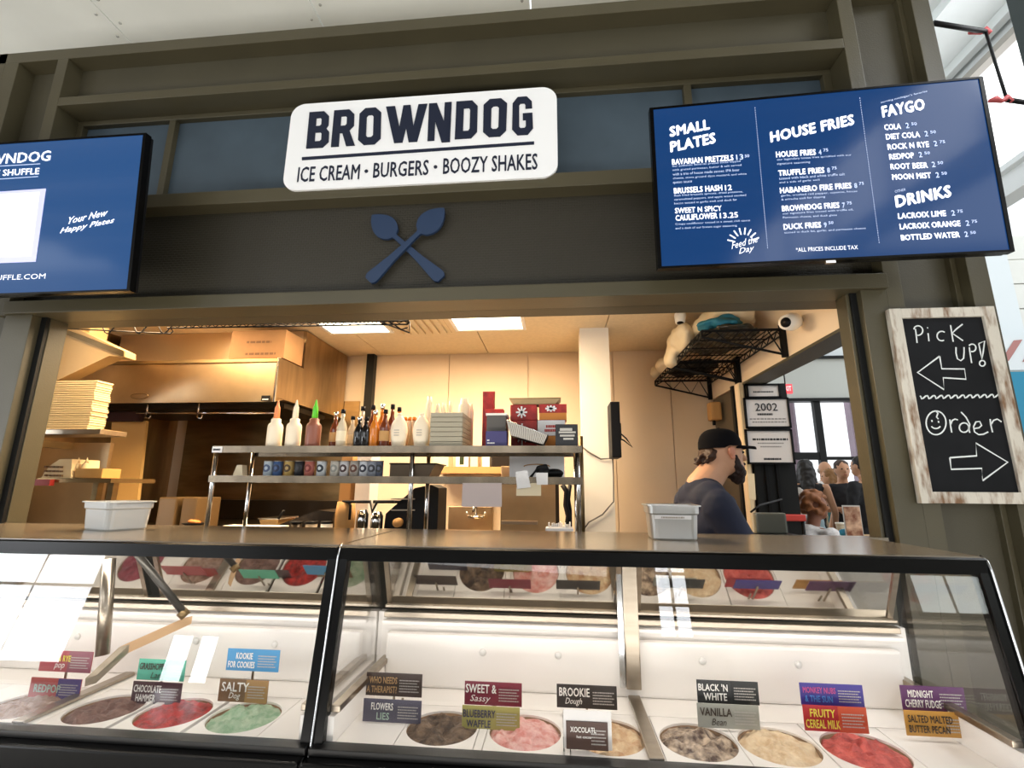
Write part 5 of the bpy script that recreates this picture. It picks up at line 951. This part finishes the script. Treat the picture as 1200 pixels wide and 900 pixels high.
cards = [
 ('upper', 'black flavour card reading Black n White', ((817, 797), (889, 799), (889, 826), (817, 824)), Mc('1d1f22'), [('BLACK \'N', .02, .5, .54, .32, W_, 0), ('WHITE', .1, .48, .14, .32, W_, 0)], None),
 ('lower', 'grey flavour card reading Vanilla Bean', ((817, 824), (889, 827), (891, 856), (818, 852)), Mc('9fa096'), [('VANILLA', .04, .56, .5, .34, DKT, 0), ('Bean', .22, .46, .12, .28, DKT, .3)], None),
 ('upper', 'purple flavour card above the red fruity cereal milk card', ((936, 800), (1010, 803), (1014, 829), (940, 826)), Mc('3b2f8c'), [('MONKEY NUBS', .04, .56, .56, .28, mat('card_pink', 'c0508c', .5), 0), ('& THE SUN', .06, .5, .16, .3, mat('card_blue', '4a86d0', .5), 0)], None),
 ('lower', 'red flavour card reading Fruity Cereal Milk', ((939, 826), (1014, 829), (1019, 860), (945, 856)), Mc('b0202a'), [('FRUITY', .1, .5, .55, .32, YL, 0), ('CEREAL MILK', .02, .56, .12, .34, YL, 0)], Mc('c24a26')),
 ('upper', 'purple flavour card reading Midnight Cherry Fudge', ((1055, 803), (1128, 806), (1135, 836), (1058, 832)), Mc('5c2a5e'), [('MIDNIGHT', .1, .5, .54, .3, W_, 0), ('CHERRY FUDGE', .04, .6, .14, .32, W_, 0)], None),
 ('lower', 'gold flavour card reading Salted Malted Butter Pecan', ((1059, 832), (1136, 836), (1146, 866), (1063, 862)), Mc('c08a35'), [('SALTED MALTED', .04, .7, .54, .3, DKT, 0), ('BUTTER PECAN', .04, .64, .14, .3, DKT, 0)], None),
 ('upper', 'brown flavour card reading Who Needs a Therapist', ((430, 789), (495, 789), (494, 816), (428, 816)), Mc('3c2c26'), [('WHO NEEDS', .06, .56, .54, .3, mat('card_gold', 'c09a6a', .5), 0), ('A THERAPIST?', .02, .56, .14, .3, mat('card_gold', 'c09a6a', .5), 0)], None),
 ('lower', 'slate flavour card reading Flowers n Lies', ((427, 820), (494, 820), (493, 848), (424, 846)), Mc('4a4658'), [('FLOWERS', .14, .52, .54, .32, W_, 0), ('LIES', .24, .46, .12, .32, mat('card_sage', 'a8c0b0', .5), 0)], None),
 ('upper', 'maroon flavour card reading Sweet and Sassy', ((545, 797), (612, 802), (611, 829), (544, 825)), Mc('7a1f36'), [('SWEET &', .02, .56, .52, .38, W_, 0), ('Sassy', .1, .46, .08, .36, W_, .3)], None),
 ('lower', 'olive yellow flavour card reading Blueberry Wonder', ((543, 826), (610, 830), (608, 857), (540, 853)), Mc('a39a50'), [('BLUEBERRY', .02, .58, .5, .34, Mc('3a3450'), 0), ('WAFFLE', .08, .5, .08, .32, Mc('3a3450'), 0)], None),
 ('upper', 'black flavour card reading Brookie Dough', ((652, 802), (723, 804), (723, 832), (653, 829)), Mc('2a2422'), [('BROOKIE', .04, .55, .5, .38, W_, 0), ('Dough', .14, .42, .1, .34, W_, .3)], None),
 ('upper', 'red rye flavour card, uppermost at the far left', ((51, 763), (109, 763), (106, 788), (43, 787)), Mc('a8434a'), [('ROCK & RYE', .08, .6, .5, .3, YL, 0), ('pop', .3, .5, .1, .3, W_, .3)], Mc('8a4a5a')),
 ('lower', 'red and purple flavour card below the rye card', ((37, 795), (97, 795), (91, 820), (32, 818)), Mc('b04440'), [('REDPOP', .1, .62, .3, .4, mat('card_sage', 'a8c0b0', .5), 0)], Mc('4a3a78')),
 ('upper', 'mint green flavour card reading Grasshopper', ((165, 773), (218, 773), (215, 798), (158, 797)), Mc('58b89c'), [('GRASSHOPPER', .04, .66, .5, .32, DKT, 0), ('Lane', .3, .6, .1, .3, DKT, .3)], None),
 ('lower', 'dark maroon flavour card reading Chocolate Hammer', ((157, 799), (216, 800), (208, 826), (152, 824)), Mc('4a2830'), [('CHOCOLATE', .04, .6, .52, .34, W_, 0), ('HAMMER', .1, .5, .1, .34, W_, 0)], None),
 ('upper', 'sky blue flavour card reading Kookie for Cookies', ((270, 760), (329, 762), (325, 788), (262, 785)), Mc('3a8cc0'), [('KOOKIE', .18, .5, .54, .3, W_, 0), ('FOR COOKIES', .04, .55, .14, .3, W_, 0)], None),
 ('lower', 'brown flavour card reading Salty Dog', ((259, 795), (316, 798), (311, 825), (254, 821)), Mc('7a5a3a'), [('SALTY', .06, .62, .46, .42, W_, 0), ('Dog', .22, .46, .08, .34, W_, .3)], Mc('a8804e')),
]
for pos, lb, c4_, bg, lines, bg2 in cards:
    t, x0, x1, z0, z1 = card('flavour_card', lb, c4_, (1.765 if 'Flowers' in lb or 'Blueberry' in lb else 1.83) if pos == 'lower' else CY1+.012, bg, lines, bg2)
    if pos == 'upper' and 'Brookie' not in lb: pass
    box('holder_stem', (x0+x1)/2-.004, (x0+x1)/2+.004, CY1+.02, CY1+.024, .665, z0+.03, STEEL, t)
# hanging flavour card in front of the tan tub, in its holder
t, x0, x1, z0, z1 = card('flavour_card', 'brown flavour card reading Xocolatl in a clear holder', ((664, 845), (713, 847), (712, 880), (663, 878)), 1.66, Mc('4a2c20'), [('XOCOLATL', .1, .72, .62, .2, W_, 0), ('hot cocoa', .25, .6, .42, .1, W_, 0)], None)
box('holder', x0-.008, x1+.012, 1.664, 1.668, z0, z1+.03, mat('holder_white', 'e8e4e0', .3), t); box('holder_stem', (x0+x1)/2-.004, (x0+x1)/2+.004, 1.668, 1.672, .60, z0+.02, STEEL, t)

# support arms inside the left freezer
ar = thing('folding_arm', 'grey steel stay with tan arm inside the left freezer', 'stay', (-1.75, 1.9, .9))
tube('strut', [atY(160, 648, 1.86), atY(214, 716, 1.95)], .014, mat('strut_dark', '4a4844', .35, .6), ar); a, b_ = atY(216, 724, 1.99), atY(140, 758, 1.78)
prism('arm', [a, b_, b_+V((0, 0, -.03)), a+V((0, 0, -.03))], (.012, .03, 0), mat('arm_tan', 'd3ad84', .5), ar); prism('arm_tip', [b_, atY(100, 795, 1.68), atY(100, 800, 1.68)+V((0, 0, -.012)), b_+V((0, 0, -.03))], (.012, .03, 0), STEEL, ar)
tube('upright', [atY(128, 655, 1.80), atY(120, 768, 1.78)], .022, STEEL, ar)
tube('hinge', [atY(212, 716, 1.95), atY(218, 722, 1.96)], .02, STEEL_D, ar)

# steel trays on the counter
def hotel_pan(cx, cy, lx, ly, h, rot, m, label, sticker=True):
    t = thing('steel_tray', label, 'tray', (cx, cy, CTZ)); M_ = Matrix.Translation((cx, cy, CTZ)) @ Matrix.Rotation(rot, 4, 'Z')
    def rr_(hx, hy, z, r, n=5):
        pts = []
        for sx_, sy_, a0 in ((1, 1, 0), (-1, 1, PI/2), (-1, -1, PI), (1, -1, 1.5*PI)):
            for k in range(n): a = a0+k*(PI/2)/(n-1); pts.append(M_ @ V((sx_*(hx-r)+r*math.cos(a), sy_*(hy-r)+r*math.sin(a), z)))
        return pts
    bm = bmesh.new(); L = [rr_(lx*.80, ly*.80, .0, .02), rr_(lx*.84, ly*.84, .006, .025), rr_(lx*.90, ly*.90, h*.72, .03), rr_(lx*.95, ly*.95, h*.76, .03), rr_(lx*.96, ly*.96, h-.003, .03), rr_(lx*.92, ly*.92, h-.003, .028), rr_(lx*.82, ly*.82, .012, .02)]
    R_ = [[bm.verts.new(p) for p in l] for l in L]
    for A, B in zip(R_, R_[1:]):
        for k in range(len(A)): bm.faces.new((A[k], A[(k+1) % len(A)], B[(k+1) % len(A)], B[k]))
    bm.faces.new(R_[0]); bm.faces.new(R_[-1]); bmobj('pan', bm, m, t, False)
    bm = bmesh.new(); A = rr_(lx*1.04, ly*1.04, h, .035); B = rr_(lx*.91, ly*.91, h, .028); C_ = rr_(lx*1.04, ly*1.04, h-.005, .035)
    a_ = [bm.verts.new(p) for p in A]; b2 = [bm.verts.new(p) for p in B]; c_ = [bm.verts.new(p) for p in C_]; n = len(a_)
    for k in range(n): bm.faces.new((a_[k], a_[(k+1) % n], b2[(k+1) % n], b2[k])); bm.faces.new((a_[k], a_[(k+1) % n], c_[(k+1) % n], c_[k]))
    bmobj('rim', bm, m, t)
    if sticker:
        o = box('sticker', -lx*.72, lx*.62, -ly*.935, -ly*.93, h*.60, h*.71, PAPER, None); o.parent = t; o.matrix_parent_inverse = Matrix.Identity(4); o.matrix_local = Matrix.Rotation(rot, 4, 'Z')
        q0 = M_ @ V((-lx*.5, -ly*.938, h*.63)); q1 = M_ @ V((lx*.35, -ly*.938, h*.63)); print_lines('sticker_print', q0.x, q1.x, min(q0.y, q1.y)-.004, [(q0.z, 0, 1)], h*.045, mat('faint_grey', 'a89c90', .7), t)
    return t
PAN = mat('pan_steel', 'c9c9c6', .32, .75); PANW = mat('pan_pale', 'dcdcd8', .35, .25)
hotel_pan(.468, 2.10, .105, .10, .135, math.radians(-4), PAN, 'square steel spoon tray with white sticker near the employee')
hotel_pan(-2.03, 2.10, .125, .10, .125, math.radians(-22), PANW, 'pale steel spoon tray at the left end of the counter', False)

# ================================================================== people
SKIN = mat('skin_light', 'c99878', .5, noise_s=8, noise_a=.05, spec=.35); SKIN2 = mat('skin_brown', '7a4c36', .5, spec=.35)
def hand(w, d, side, s=1.0):
    """palm plus five fingers, w wrist point, d direction"""
    d = V(d).normalized(); s_ = d.orthogonal().normalized(); up = d.cross(s_); P = [('e', tuple(w+d*.045*s), (.022, .022, .022)), ('c', tuple(w), .021, tuple(w+d*.075*s), .02)]
    for k, L in enumerate((.07, .078, .074, .06)):
        o = w+d*.075*s+s_*(.027-.018*k); P.append(('c', tuple(o), .0085, tuple(o+d*L*.55), .008)); P.append(('c', tuple(o+d*L*.55), .008, tuple(o+d*L*.9+up*.02), .007))
    o = w+d*.03*s+s_*.025; P.append(('c', tuple(o), .011, tuple(o+d*.03+s_*.025), .009)); P.append(('c', tuple(o+d*.03+s_*.025), .009, tuple(o+d*.055+s_*.028), .008)); return P
def person(label, loc, face, h, skin, top, bottom, hairm, hair='short', arms=None, sit=False, sleeves='short', vox=.016, lean=0, top_m2=None, dress=False, extra=None):
    """builds in local space facing +Y, then turns by 'face' about Z"""
    k = h/1.75; t = thing('person', label, 'person', (0, 0, 0))
    sz = .0; pel = V((0, 0, .95)) if not sit else V((0, 0, .95))
    ch = V((0, .01+lean*.5, 1.28)); nk = V((0, .01+lean, 1.49)); hdv = V((0, .03+lean*1.15, 1.635))
    sh_ = [V((s*.185, lean*.9, 1.42)) for s in (-1, 1)]
    arms = arms or [((-.25, .02, 1.14), (-.24, .10, .88)), ((.25, .02, 1.14), (.24, .10, .88))]
    B = [('e', tuple(hdv), (.076, .093, .112)), ('e', tuple(hdv+V((0, .035, -.055))), (.055, .058, .055)), ('c', tuple(nk+V((0, -.01, 0))), .055, tuple(hdv+V((0, -.015, -.06))), .052), ('e', tuple(hdv+V((0, .098, -.018))), (.014, .018, .022)),
         ('e', tuple(hdv+V((.078, -.005, -.01))), (.01, .02, .03)), ('e', tuple(hdv+V((-.078, -.005, -.01))), (.01, .02, .03)), ('e', tuple(ch), (.155, .095, .2)), ('e', tuple(pel+V((0, lean*.1, .08))), (.14, .09, .16)), ('e', tuple(V((0, lean*.9, 1.42))), (.19, .07, .06))]
    T = [('e', tuple(ch), (.17, .112, .21)), ('e', tuple(V((0, lean*.9, 1.415))), (.20, .082, .066)), ('e', tuple(pel+V((0, lean*.1, .1))), (.158, .108, .17)), ('e', tuple((ch+pel)/2+V((0, 0, .02))), (.155, .105, .17))]
    for i, (el, wr_) in enumerate(arms):
        el, wr_ = V(el), V(wr_); B += [('c', tuple(sh_[i]), .046, tuple(el), .037), ('c', tuple(el), .037, tuple(wr_), .026)]+hand(wr_, wr_-el, i)
        if sleeves != 'none': T.append(('c', tuple(sh_[i]), .064, tuple(el if sleeves == 'long' else sh_[i].lerp(el, .75)), .052))
        if sleeves == 'long': T.append(('c', tuple(el), .05, tuple(el.lerp(wr_, .92)), .038))
    if sit: legs = [[V((s*.1, 0, .92)), V((s*.12, .42, .92)), V((s*.12, .42, .48))] for s in (-1, 1)]
    else: legs = [[V((s*.09, 0, .9)), V((s*.1, .01, .5)), V((s*.1, 0, .07))] for s in (-1, 1)]
    Lg = [('e', tuple(pel), (.155, .11, .12))]
    for a, b, c in legs:
        B += [('c', tuple(a), .075, tuple(b), .052), ('c', tuple(b), .05, tuple(c), .036), ('c', tuple(c+V((0, 0, -.03))), .034, tuple(c+V((0, .13, -.04))), .028)]
        Lg += [('c', tuple(a), .092, tuple(b), .068), ('c', tuple(b), .066, tuple(c+V((0, 0, .04))), .058)]
    def put(nm, pr, m_, **kw):
        me = blob_mesh(pr, **kw); M_ = Matrix.Translation(V(loc)) @ Matrix.Rotation(face, 4, 'Z') @ Matrix.Scale(k, 4)
        if sit: M_ = M_ @ Matrix.Translation((0, 0, -.43))
        me.transform(M_); return link(nm, me, m_, t)
    put('body', B, skin, vox=vox*.8, smooth_it=3); put('shirt', T, top, vox=vox, disp=.012)
    if dress: Lg = [('c', (0, 0, 1.0), .15, (0, 0, .45), .2)]
    put('trousers' if not dress else 'skirt', Lg, bottom, vox=vox, disp=.008)
    sh2 = [('c', tuple(c+V((0, -.03, -.035))), .04, tuple(c+V((0, .15, -.04))), .034) for a, b, c in legs]; put('shoe', sh2[:1], BLK, vox=vox); put('shoe', sh2[1:], BLK, vox=vox)
    hx = hdv
    put('eye', [('e', tuple(hx+V((-.03, .084, .008))), (.012, .01, .008))], INK, vox=.004, smooth_it=0); put('eye', [('e', tuple(hx+V((.03, .084, .008))), (.012, .01, .008))], INK, vox=.004, smooth_it=0)
    put('mouth', [('e', tuple(hx+V((0, .091, -.062))), (.022, .007, .006))], mat('lip', 'a0524a', .5), vox=.004, smooth_it=0)
    if hair == 'short': H_ = [('e', tuple(hx+V((0, -.018, .028))), (.083, .093, .098)), ('e', tuple(hx+V((0, -.05, -.02))), (.072, .06, .07))]
    elif hair == 'long': H_ = [('e', tuple(hx+V((0, -.02, .025))), (.09, .098, .1)), ('c', tuple(hx+V((0, -.05, -.0))), .085, tuple(hx+V((0, -.085, -.33))), .07), ('c', tuple(hx+V((.07, -.02, 0))), .03, tuple(hx+V((.09, -.02, -.22))), .03), ('c', tuple(hx+V((-.07, -.02, 0))), .03, tuple(hx+V((-.09, -.02, -.22))), .03)]
    elif hair == 'curly':
        H_ = []
        for q in range(60):
            v = V((random.gauss(0, 1), random.gauss(0, 1), random.gauss(.3, 1))).normalized()
            if v.y > .35 and v.z < .45: continue
            H_.append(('e', tuple(hx+V((v.x*.085, v.y*.095-.02, v.z*.1+.02))), (.03, .03, .03)))
    elif hair == 'ring': H_ = [('e', tuple(hx+V((0, -.055, -.02))), (.078, .05, .05)), ('e', tuple(hx+V((.065, -.02, -.01))), (.018, .04, .035)), ('e', tuple(hx+V((-.065, -.02, -.01))), (.018, .04, .035))]
    put('hair', H_, hairm, vox=min(vox, .012), disp=.01, dscale=30)
    if extra: extra(put, hx)
    return t
HB, HBK, HGY, HBL, HRD = mat('hair_brown', '3a2417', .6), mat('hair_black', '15100e', .55), mat('hair_grey', 'a39c94', .6), mat('hair_blonde', '8a6238', .6), mat('hair_auburn', '8a542c', .6, noise_s=20, noise_a=.3)
BLKC, WHC = mat('black_fabric', '17171b', .85), mat('white_fabric', 'dcd8d6', .85, noise_s=40, noise_a=.15)
def ppos(px, Y): q = atY(px, 560, Y); return (q.x, Y, 0)
cross = [((-.24, .06, 1.16), (.02, .2, 1.14)), ((.24, .06, 1.16), (-.02, .21, 1.17))]
person('woman with very long dark hair in a black dress, seen from behind', ppos(945, 6.3), math.radians(-20), 1.80, SKIN, BLKC, BLKC, HBK, 'long', dress=True, sleeves='none')
person('grey haired man in a white shirt looking down', ppos(966, 7.9), math.radians(200), 1.86, SKIN, WHC, mat('khaki', '8a7d66', .85), HGY, 'ring')
person('woman in a dark teal top with long fair hair', ppos(975, 7.1), math.radians(60), 1.72, SKIN, mat('teal_fabric', '14504e', .85), BLKC, HBL, 'long', sleeves='none')
person('woman in a black sleeveless top with crossed arms', ppos(987, 6.5), math.radians(170), 1.80, SKIN, BLKC, mat('grey_fabric', '6a655c', .85), HB, 'short', arms=cross, sleeves='none')
person('dark haired man with black vest over a blue shirt, back to the camera', ppos(1013, 5.9), math.radians(25), 1.82, SKIN, BLKC, BLKC, HBK, 'short', sleeves='short')
person('person in a grey blue checked shirt half hidden by the right post', ppos(1026, 5.2), math.radians(60), 1.70, SKIN, mat('check_fabric', '5a6b7c', .85, noise_s=30, noise_a=.3), BLKC, HB, 'short', sleeves='long')
person('person in a bright orange shirt behind the black column', ppos(928, 8.4), math.radians(200), 1.68, SKIN, mat('orange_fabric', 'd8502a', .85), BLKC, HB, 'short')
ST = V(ppos(934, 4.25))
tarm = [((-.22, .2, 1.16), (-.1, .42, 1.20)), ((.22, .2, 1.16), (.08, .44, 1.20))]
person('seated customer with curly auburn hair and a white lace top', (ST.x-.02, 4.25, .12), math.radians(-75), 1.72, SKIN2, WHC, mat('mauve_fabric', '4f3a48', .85), HRD, 'curly', arms=tarm, sit=True, vox=.014, lean=.12)
person('seated customer with smooth grey hair behind the curly haired one', (ppos(932, 5.7)[0], 5.7, .14), math.radians(-60), 1.74, SKIN, mat('pale_blue_fabric', '9ab0b8', .85), BLKC, HGY, 'short', sit=True)
for (x, y, zz, lb) in ((ST.x-.02, 4.25, .47, 'dark bar chair under the curly haired customer'), (ppos(932, 5.7)[0], 5.7, .55, 'dark bar chair under the grey haired customer')):
    t = thing('bar_chair', lb, 'chair', (x, y, 0)); box('seat', x-.2, x+.2, y-.2, y+.2, zz-.05, zz-.01, BLK, t, .01)
    for sx_ in (-1, 1):
        for sy_ in (-1, 1): tube('leg', [(x+sx_*.17, y+sy_*.17, zz-.05), (x+sx_*.2, y+sy_*.2, 0)], .014, BLK, t)
rt = thing('red_chair_back', 'red plastic chair back behind the payment screen', 'chair', tuple(atY(932, 605, 4.1)))
q = atY(932, 606, 3.9); box('back_rest', q.x-.09, q.x+.07, 3.88, 3.93, q.z-.03, q.z+.02, mat('red_seat', 'b8382e', .5), rt, .01)
for s in (-1, 1): tube('leg', [(q.x-.01+s*.06, 3.9, q.z-.02), (q.x-.01+s*.06, 3.9, 0)], .012, BLK, rt)
# cafe table with its things
TZ = 1.035; tq = atY(985, 618, 4.7)
tt = thing('cafe_table', 'pale wooden high table the customers sit at', 'table', (tq.x, 4.7, 0)); box('table_top', tq.x-.36, tq.x+.36, 4.38, 4.9, TZ-.035, TZ, mat('table_wood', 'c9a77c', .4), tt, .008); tube('pedestal', [(tq.x, 4.68, .0), (tq.x, 4.68, TZ-.035)], .04, BLK, tt); lathe('foot', [(.25, 0), (.22, .03)], (tq.x, 4.68, 0), BLK, tt)
ms = thing('menu_stand', 'clear upright menu stand with an orange food photo', 'stand', tuple(atZ(1001, 627, TZ))); q = atZ(1001, 627, TZ); Y_ = q.y
a, b_ = atY(993, 627, 4.45), atY(1007, 594, 4.45); box('sheet', a.x, b_.x, 4.45, 4.455, TZ, b_.z, mat('menu_picture', '7a4428', .4, noise_s=14, col2='d8b090'), ms); box('frame', a.x-.008, b_.x+.008, 4.456, 4.462, TZ, b_.z+.012, mat('acrylic', 'c8c4be', .2), ms)
q = atY(984, 605, 4.7); t = thing('paper_cup', 'pale paper cup on the cafe table', 'cup', (q.x, 4.7, TZ)); lathe('cup', [(.03, 0), (.04, .1)], (q.x, 4.7, TZ), mat('cup_paper', 'b9aa90', .6), t); lathe('lid', [(.043, .1), (.043, .115)], (q.x, 4.7, TZ), WHITEP, t)
q = atY(991, 625, 4.5); t = thing('snack_packet', 'bright blue snack packet on the cafe table', 'packet', (q.x, 4.5, TZ)); blob('packet', [('e', (q.x, 4.5, TZ+.04), (.055, .03, .04))], mat('blue_foil', '2f8fb0', .3), t, vox=.008, disp=.012)
q = atY(968, 628, 4.45); tag(blob('plastic_bag', [('e', (q.x, 4.45, TZ+.02), (.12, .07, .03))], mat('thin_plastic', 'b8d0d8', .3), None, vox=.01, disp=.02), 'crumpled pale blue plastic bag on the cafe table', 'bag')
# exit sign
ex = thing('exit_sign', 'small red glowing exit sign high by the black column', 'sign', tuple(atY(922, 455, 8.0))); a, b_ = atY(916, 461, 8.0), atY(928, 450, 8.0); box('housing', a.x, b_.x, 8.0, 8.05, a.z, b_.z, mat('exit_red', 'd84048', .5, emis='e84850', es=.8), ex); text_on('lettering', 'EXIT', V((a.x+.02, 7.995, a.z+.04)), V((b_.x-.02, 7.995, a.z+.04)), .08, (0, 0, 1), mat('exit_letter', 'ffd0d0', .5, emis='ffd8d8', es=.8), ex); tube('hanger', [(a.x+.08, 8.02, b_.z), (a.x+.08, 8.02, 6.5)], .01, BLK, ex)

# ---- the employee: profile to the right, cap, beard, navy shirt
em = thing('person', 'bearded employee in black cap and navy shirt facing right', 'person', (0, 0, 0))
EY = 2.77; hc_ = atY(851, 531, EY); HX, HZ = hc_.x, hc_.z
FA = math.radians(-78)       # local +Y turned to +X, a little away from the camera
EMM = Matrix.Translation((HX, EY, 0)) @ Matrix.Rotation(FA, 4, 'Z')
def eput(nm, pr, m_, **kw): me = blob_mesh(pr, **kw); me.transform(EMM); return link(nm, me, m_, em)
z = HZ-.005
EMM = EMM @ Matrix.Translation((0, 0, z)) @ Matrix.Scale(1.1, 4) @ Matrix.Translation((0, 0, -z)) @ Matrix.Translation((.0, -.02, 0))
bodyp = [('e', (0, 0, z), (.077, .098, .112)), ('e', (0, .045, z-.055), (.055, .056, .055)), ('c', (0, -.125, z-.165), .078, (0, -.015, z-.04), .064), ('c', (0, .095, z+.012), .010, (0, .115, z-.022), .015), ('e', (0, .084, z+.03), (.045, .02, .014)),
         ('e', (0, .098, z-.058), (.024, .014, .012)), ('c', (-.07, -.13, z-.22), .06, (.07, -.13, z-.22), .06), ('e', (0, -.1, z-.36), (.16, .11, .17)), ('e', (0, -.08, z-.6), (.155, .12, .25)), ('e', (0, -.05, z-.76), (.15, .11, .14))]
for s in (-1, 1): bodyp += [('c', (s*.155, -.13, z-.26), .045, (s*.21, -.03, z-.50), .042), ('c', (s*.21, -.03, z-.50), .042, (s*.17, .16, z-.62), .030)]+hand(V((s*.17, .16, z-.62)), (-.1*s, .3, -.02), 0)
for s in (-1, 1): bodyp += [('c', (s*.09, -.02, .85), .085, (s*.1, 0, .48), .06), ('c', (s*.1, 0, .48), .056, (s*.1, -.02, .09), .04), ('c', (s*.1, -.02, .06), .036, (s*.1, .13, .05), .03)]
eput('body', bodyp, SKIN, vox=.0065, smooth_it=3)
shirt = [('e', (0, -.10, z-.35), (.185, .145, .17)), ('c', (-.10, -.13, z-.22), .080, (.10, -.13, z-.22), .080), ('e', (0, -.075, z-.6), (.18, .15, .26)), ('e', (0, -.05, z-.75), (.17, .135, .14)), ('e', (0, -.115, z-.175), (.095, .09, .075)), ('e', (0, -.05, z-.245), (.10, .075, .06))]
for s in (-1, 1): shirt += [('c', (s*.155, -.13, z-.25), .078, (s*.212, -.05, z-.46), .068)]
eput('shirt', shirt, mat('navy_shirt', '171d33', .85, noise_s=4, noise_a=.12), vox=.009, disp=.012, dscale=9)
for s in (-1, 1): eput('ear', [('e', (s*.084, -.002, z+.006), (.012, .02, .026)), ('e', (s*.083, .004, z-.018), (.009, .013, .015)), ('e', (s*.092, -.010, z+.008), (.006, .012, .02))], mat('ear_skin', 'bd7c60', .5), vox=.0035, smooth_it=1)
eput('trousers', [('e', (0, -.02, .9), (.165, .125, .12))]+[q for s in (-1, 1) for q in (('c', (s*.09, -.02, .86), .1, (s*.1, 0, .5), .075), ('c', (s*.1, 0, .5), .072, (s*.1, -.02, .1), .065))], BLKC, vox=.014)
for s in (-1, 1): eput('shoe', [('c', (s*.1, -.05, .045), .045, (s*.1, .15, .04), .038)], BLK, vox=.012)
# cap
bm = bmesh.new(); nA, nR = 28, 9; rows = []
for i in range(nR):
    ph = i/(nR-1)*PI/2; rows.append([bm.verts.new((.088*math.cos(ph)**.7*math.cos(a*2*PI/nA), -.012+.108*math.cos(ph)**.7*math.sin(a*2*PI/nA), z+.036+.092*math.sin(ph)**.9+(-.012 if i == 0 else 0)*(1 if math.sin(a*2*PI/nA) < 0 else 0))) for a in range(nA)] if i < nR-1 else [bm.verts.new((0, -.012, z+.128))])
for A, B in zip(rows[:-2], rows[1:-1]):
    for k in range(nA): bm.faces.new((A[k], A[(k+1) % nA], B[(k+1) % nA], B[k]))
for k in range(nA): bm.faces.new((rows[-2][k], rows[-2][(k+1) % nA], rows[-1][0]))
CAPM = mat('cap_black', '0b0a0d', .9, spec=.1)
for v in bm.verts: v.co = EMM @ v.co
bmobj('cap', bm, CAPM, em, True)
bm = bmesh.new(); g = []
for i in range(7):
    f = i/6; row = []
    for j in range(9):
        u = -1+j/4; row.append((u*.078*(1-.12*f*f), .078+f*.085*(1-.25*u*u)-.05*u*u*(1-f), z+.04+.006*(1-u*u)*1.0-.004*f-.010*u*u))
    g.append(row)
vt = [[bm.verts.new(EMM @ V(p)) for p in r_] for r_ in g]; vb = [[bm.verts.new(EMM @ (V(p)-V((0, 0, .006)))) for p in r_] for r_ in g]
for i in range(6):
    for j in range(8): bm.faces.new((vt[i][j], vt[i][j+1], vt[i+1][j+1], vt[i+1][j])); bm.faces.new((vb[i][j], vb[i+1][j], vb[i+1][j+1], vb[i][j+1]))
for j in range(8): bm.faces.new((vt[6][j], vt[6][j+1], vb[6][j+1], vb[6][j])); bm.faces.new((vt[0][j], vb[0][j], vb[0][j+1], vt[0][j+1]))
for i in range(6): bm.faces.new((vt[i][0], vt[i+1][0], vb[i+1][0], vb[i][0])); bm.faces.new((vt[i][8], vb[i][8], vb[i+1][8], vt[i+1][8]))
bmobj('cap_brim', bm, CAPM, em, True)
eput('cap_button', [('e', (0, -.012, z+.128), (.009, .009, .006))], CAPM, vox=.003, smooth_it=0)
hp = [('e', (0, -.085, z-.005), (.07, .03, .045))]
for k in range(26): a = random.uniform(-1, 1); hp.append(('c', (a*.065, -.09+abs(a)*.03, z+.01), .012, (a*.08+random.uniform(-.01, .01), -.125+abs(a)*.03+random.uniform(-.02, .01), z-.035+random.uniform(-.02, .015)), .007))
eput('hair', hp, HB, vox=.005, smooth_it=2, disp=.006, dscale=50)
bp_ = [('e', (0, .062, z-.088), (.053, .045, .045)), ('e', (0, .07, z-.115), (.038, .033, .036)), ('e', (0, .094, z-.05), (.032, .016, .01))]
for s in (-1, 1): bp_ += [('c', (s*.072, .028, z-.012), .007, (s*.062, .04, z-.06), .018), ('c', (s*.062, .04, z-.06), .018, (s*.035, .065, z-.095), .028)]
eput('beard', bp_, mat('beard_dark', '24140d', .7), vox=.005, smooth_it=2, disp=.007, dscale=60)
for s in (-1, 1): eput('eye', [('e', (s*.03, .086, z+.008), (.012, .012, .008))], INK, vox=.003, smooth_it=0); eput('eyebrow', [('c', (s*.015, .100, z+.026), .005, (s*.045, .086, z+.026), .004)], HB, vox=.003, smooth_it=0)
# white print between the shoulders
q = EMM @ V((.0, -.212, z-.36)); o = blob_mesh([('c', (.05, -.238, z-.33), .009, (.02, -.243, z-.37), .009), ('c', (.02, -.243, z-.37), .009, (.03, -.240, z-.41), .009)], vox=.004); o.transform(EMM); link('shirt_print', o, PAPER, em)

# person origins: put each Empty under its figure
for o in [o for o in COL.objects if o.name.startswith('person')]:
    kids = list(o.children); cxs = [V(v) for c in kids if c.name.startswith('body') for v in c.bound_box]
    if cxs:
        c = sum(cxs, V())/len(cxs); o.location = (c.x, c.y, 0)
        for kd in kids: kd.matrix_parent_inverse = Matrix.Translation(-V(o.location))

bpy.data.scenes.remove(TMP)
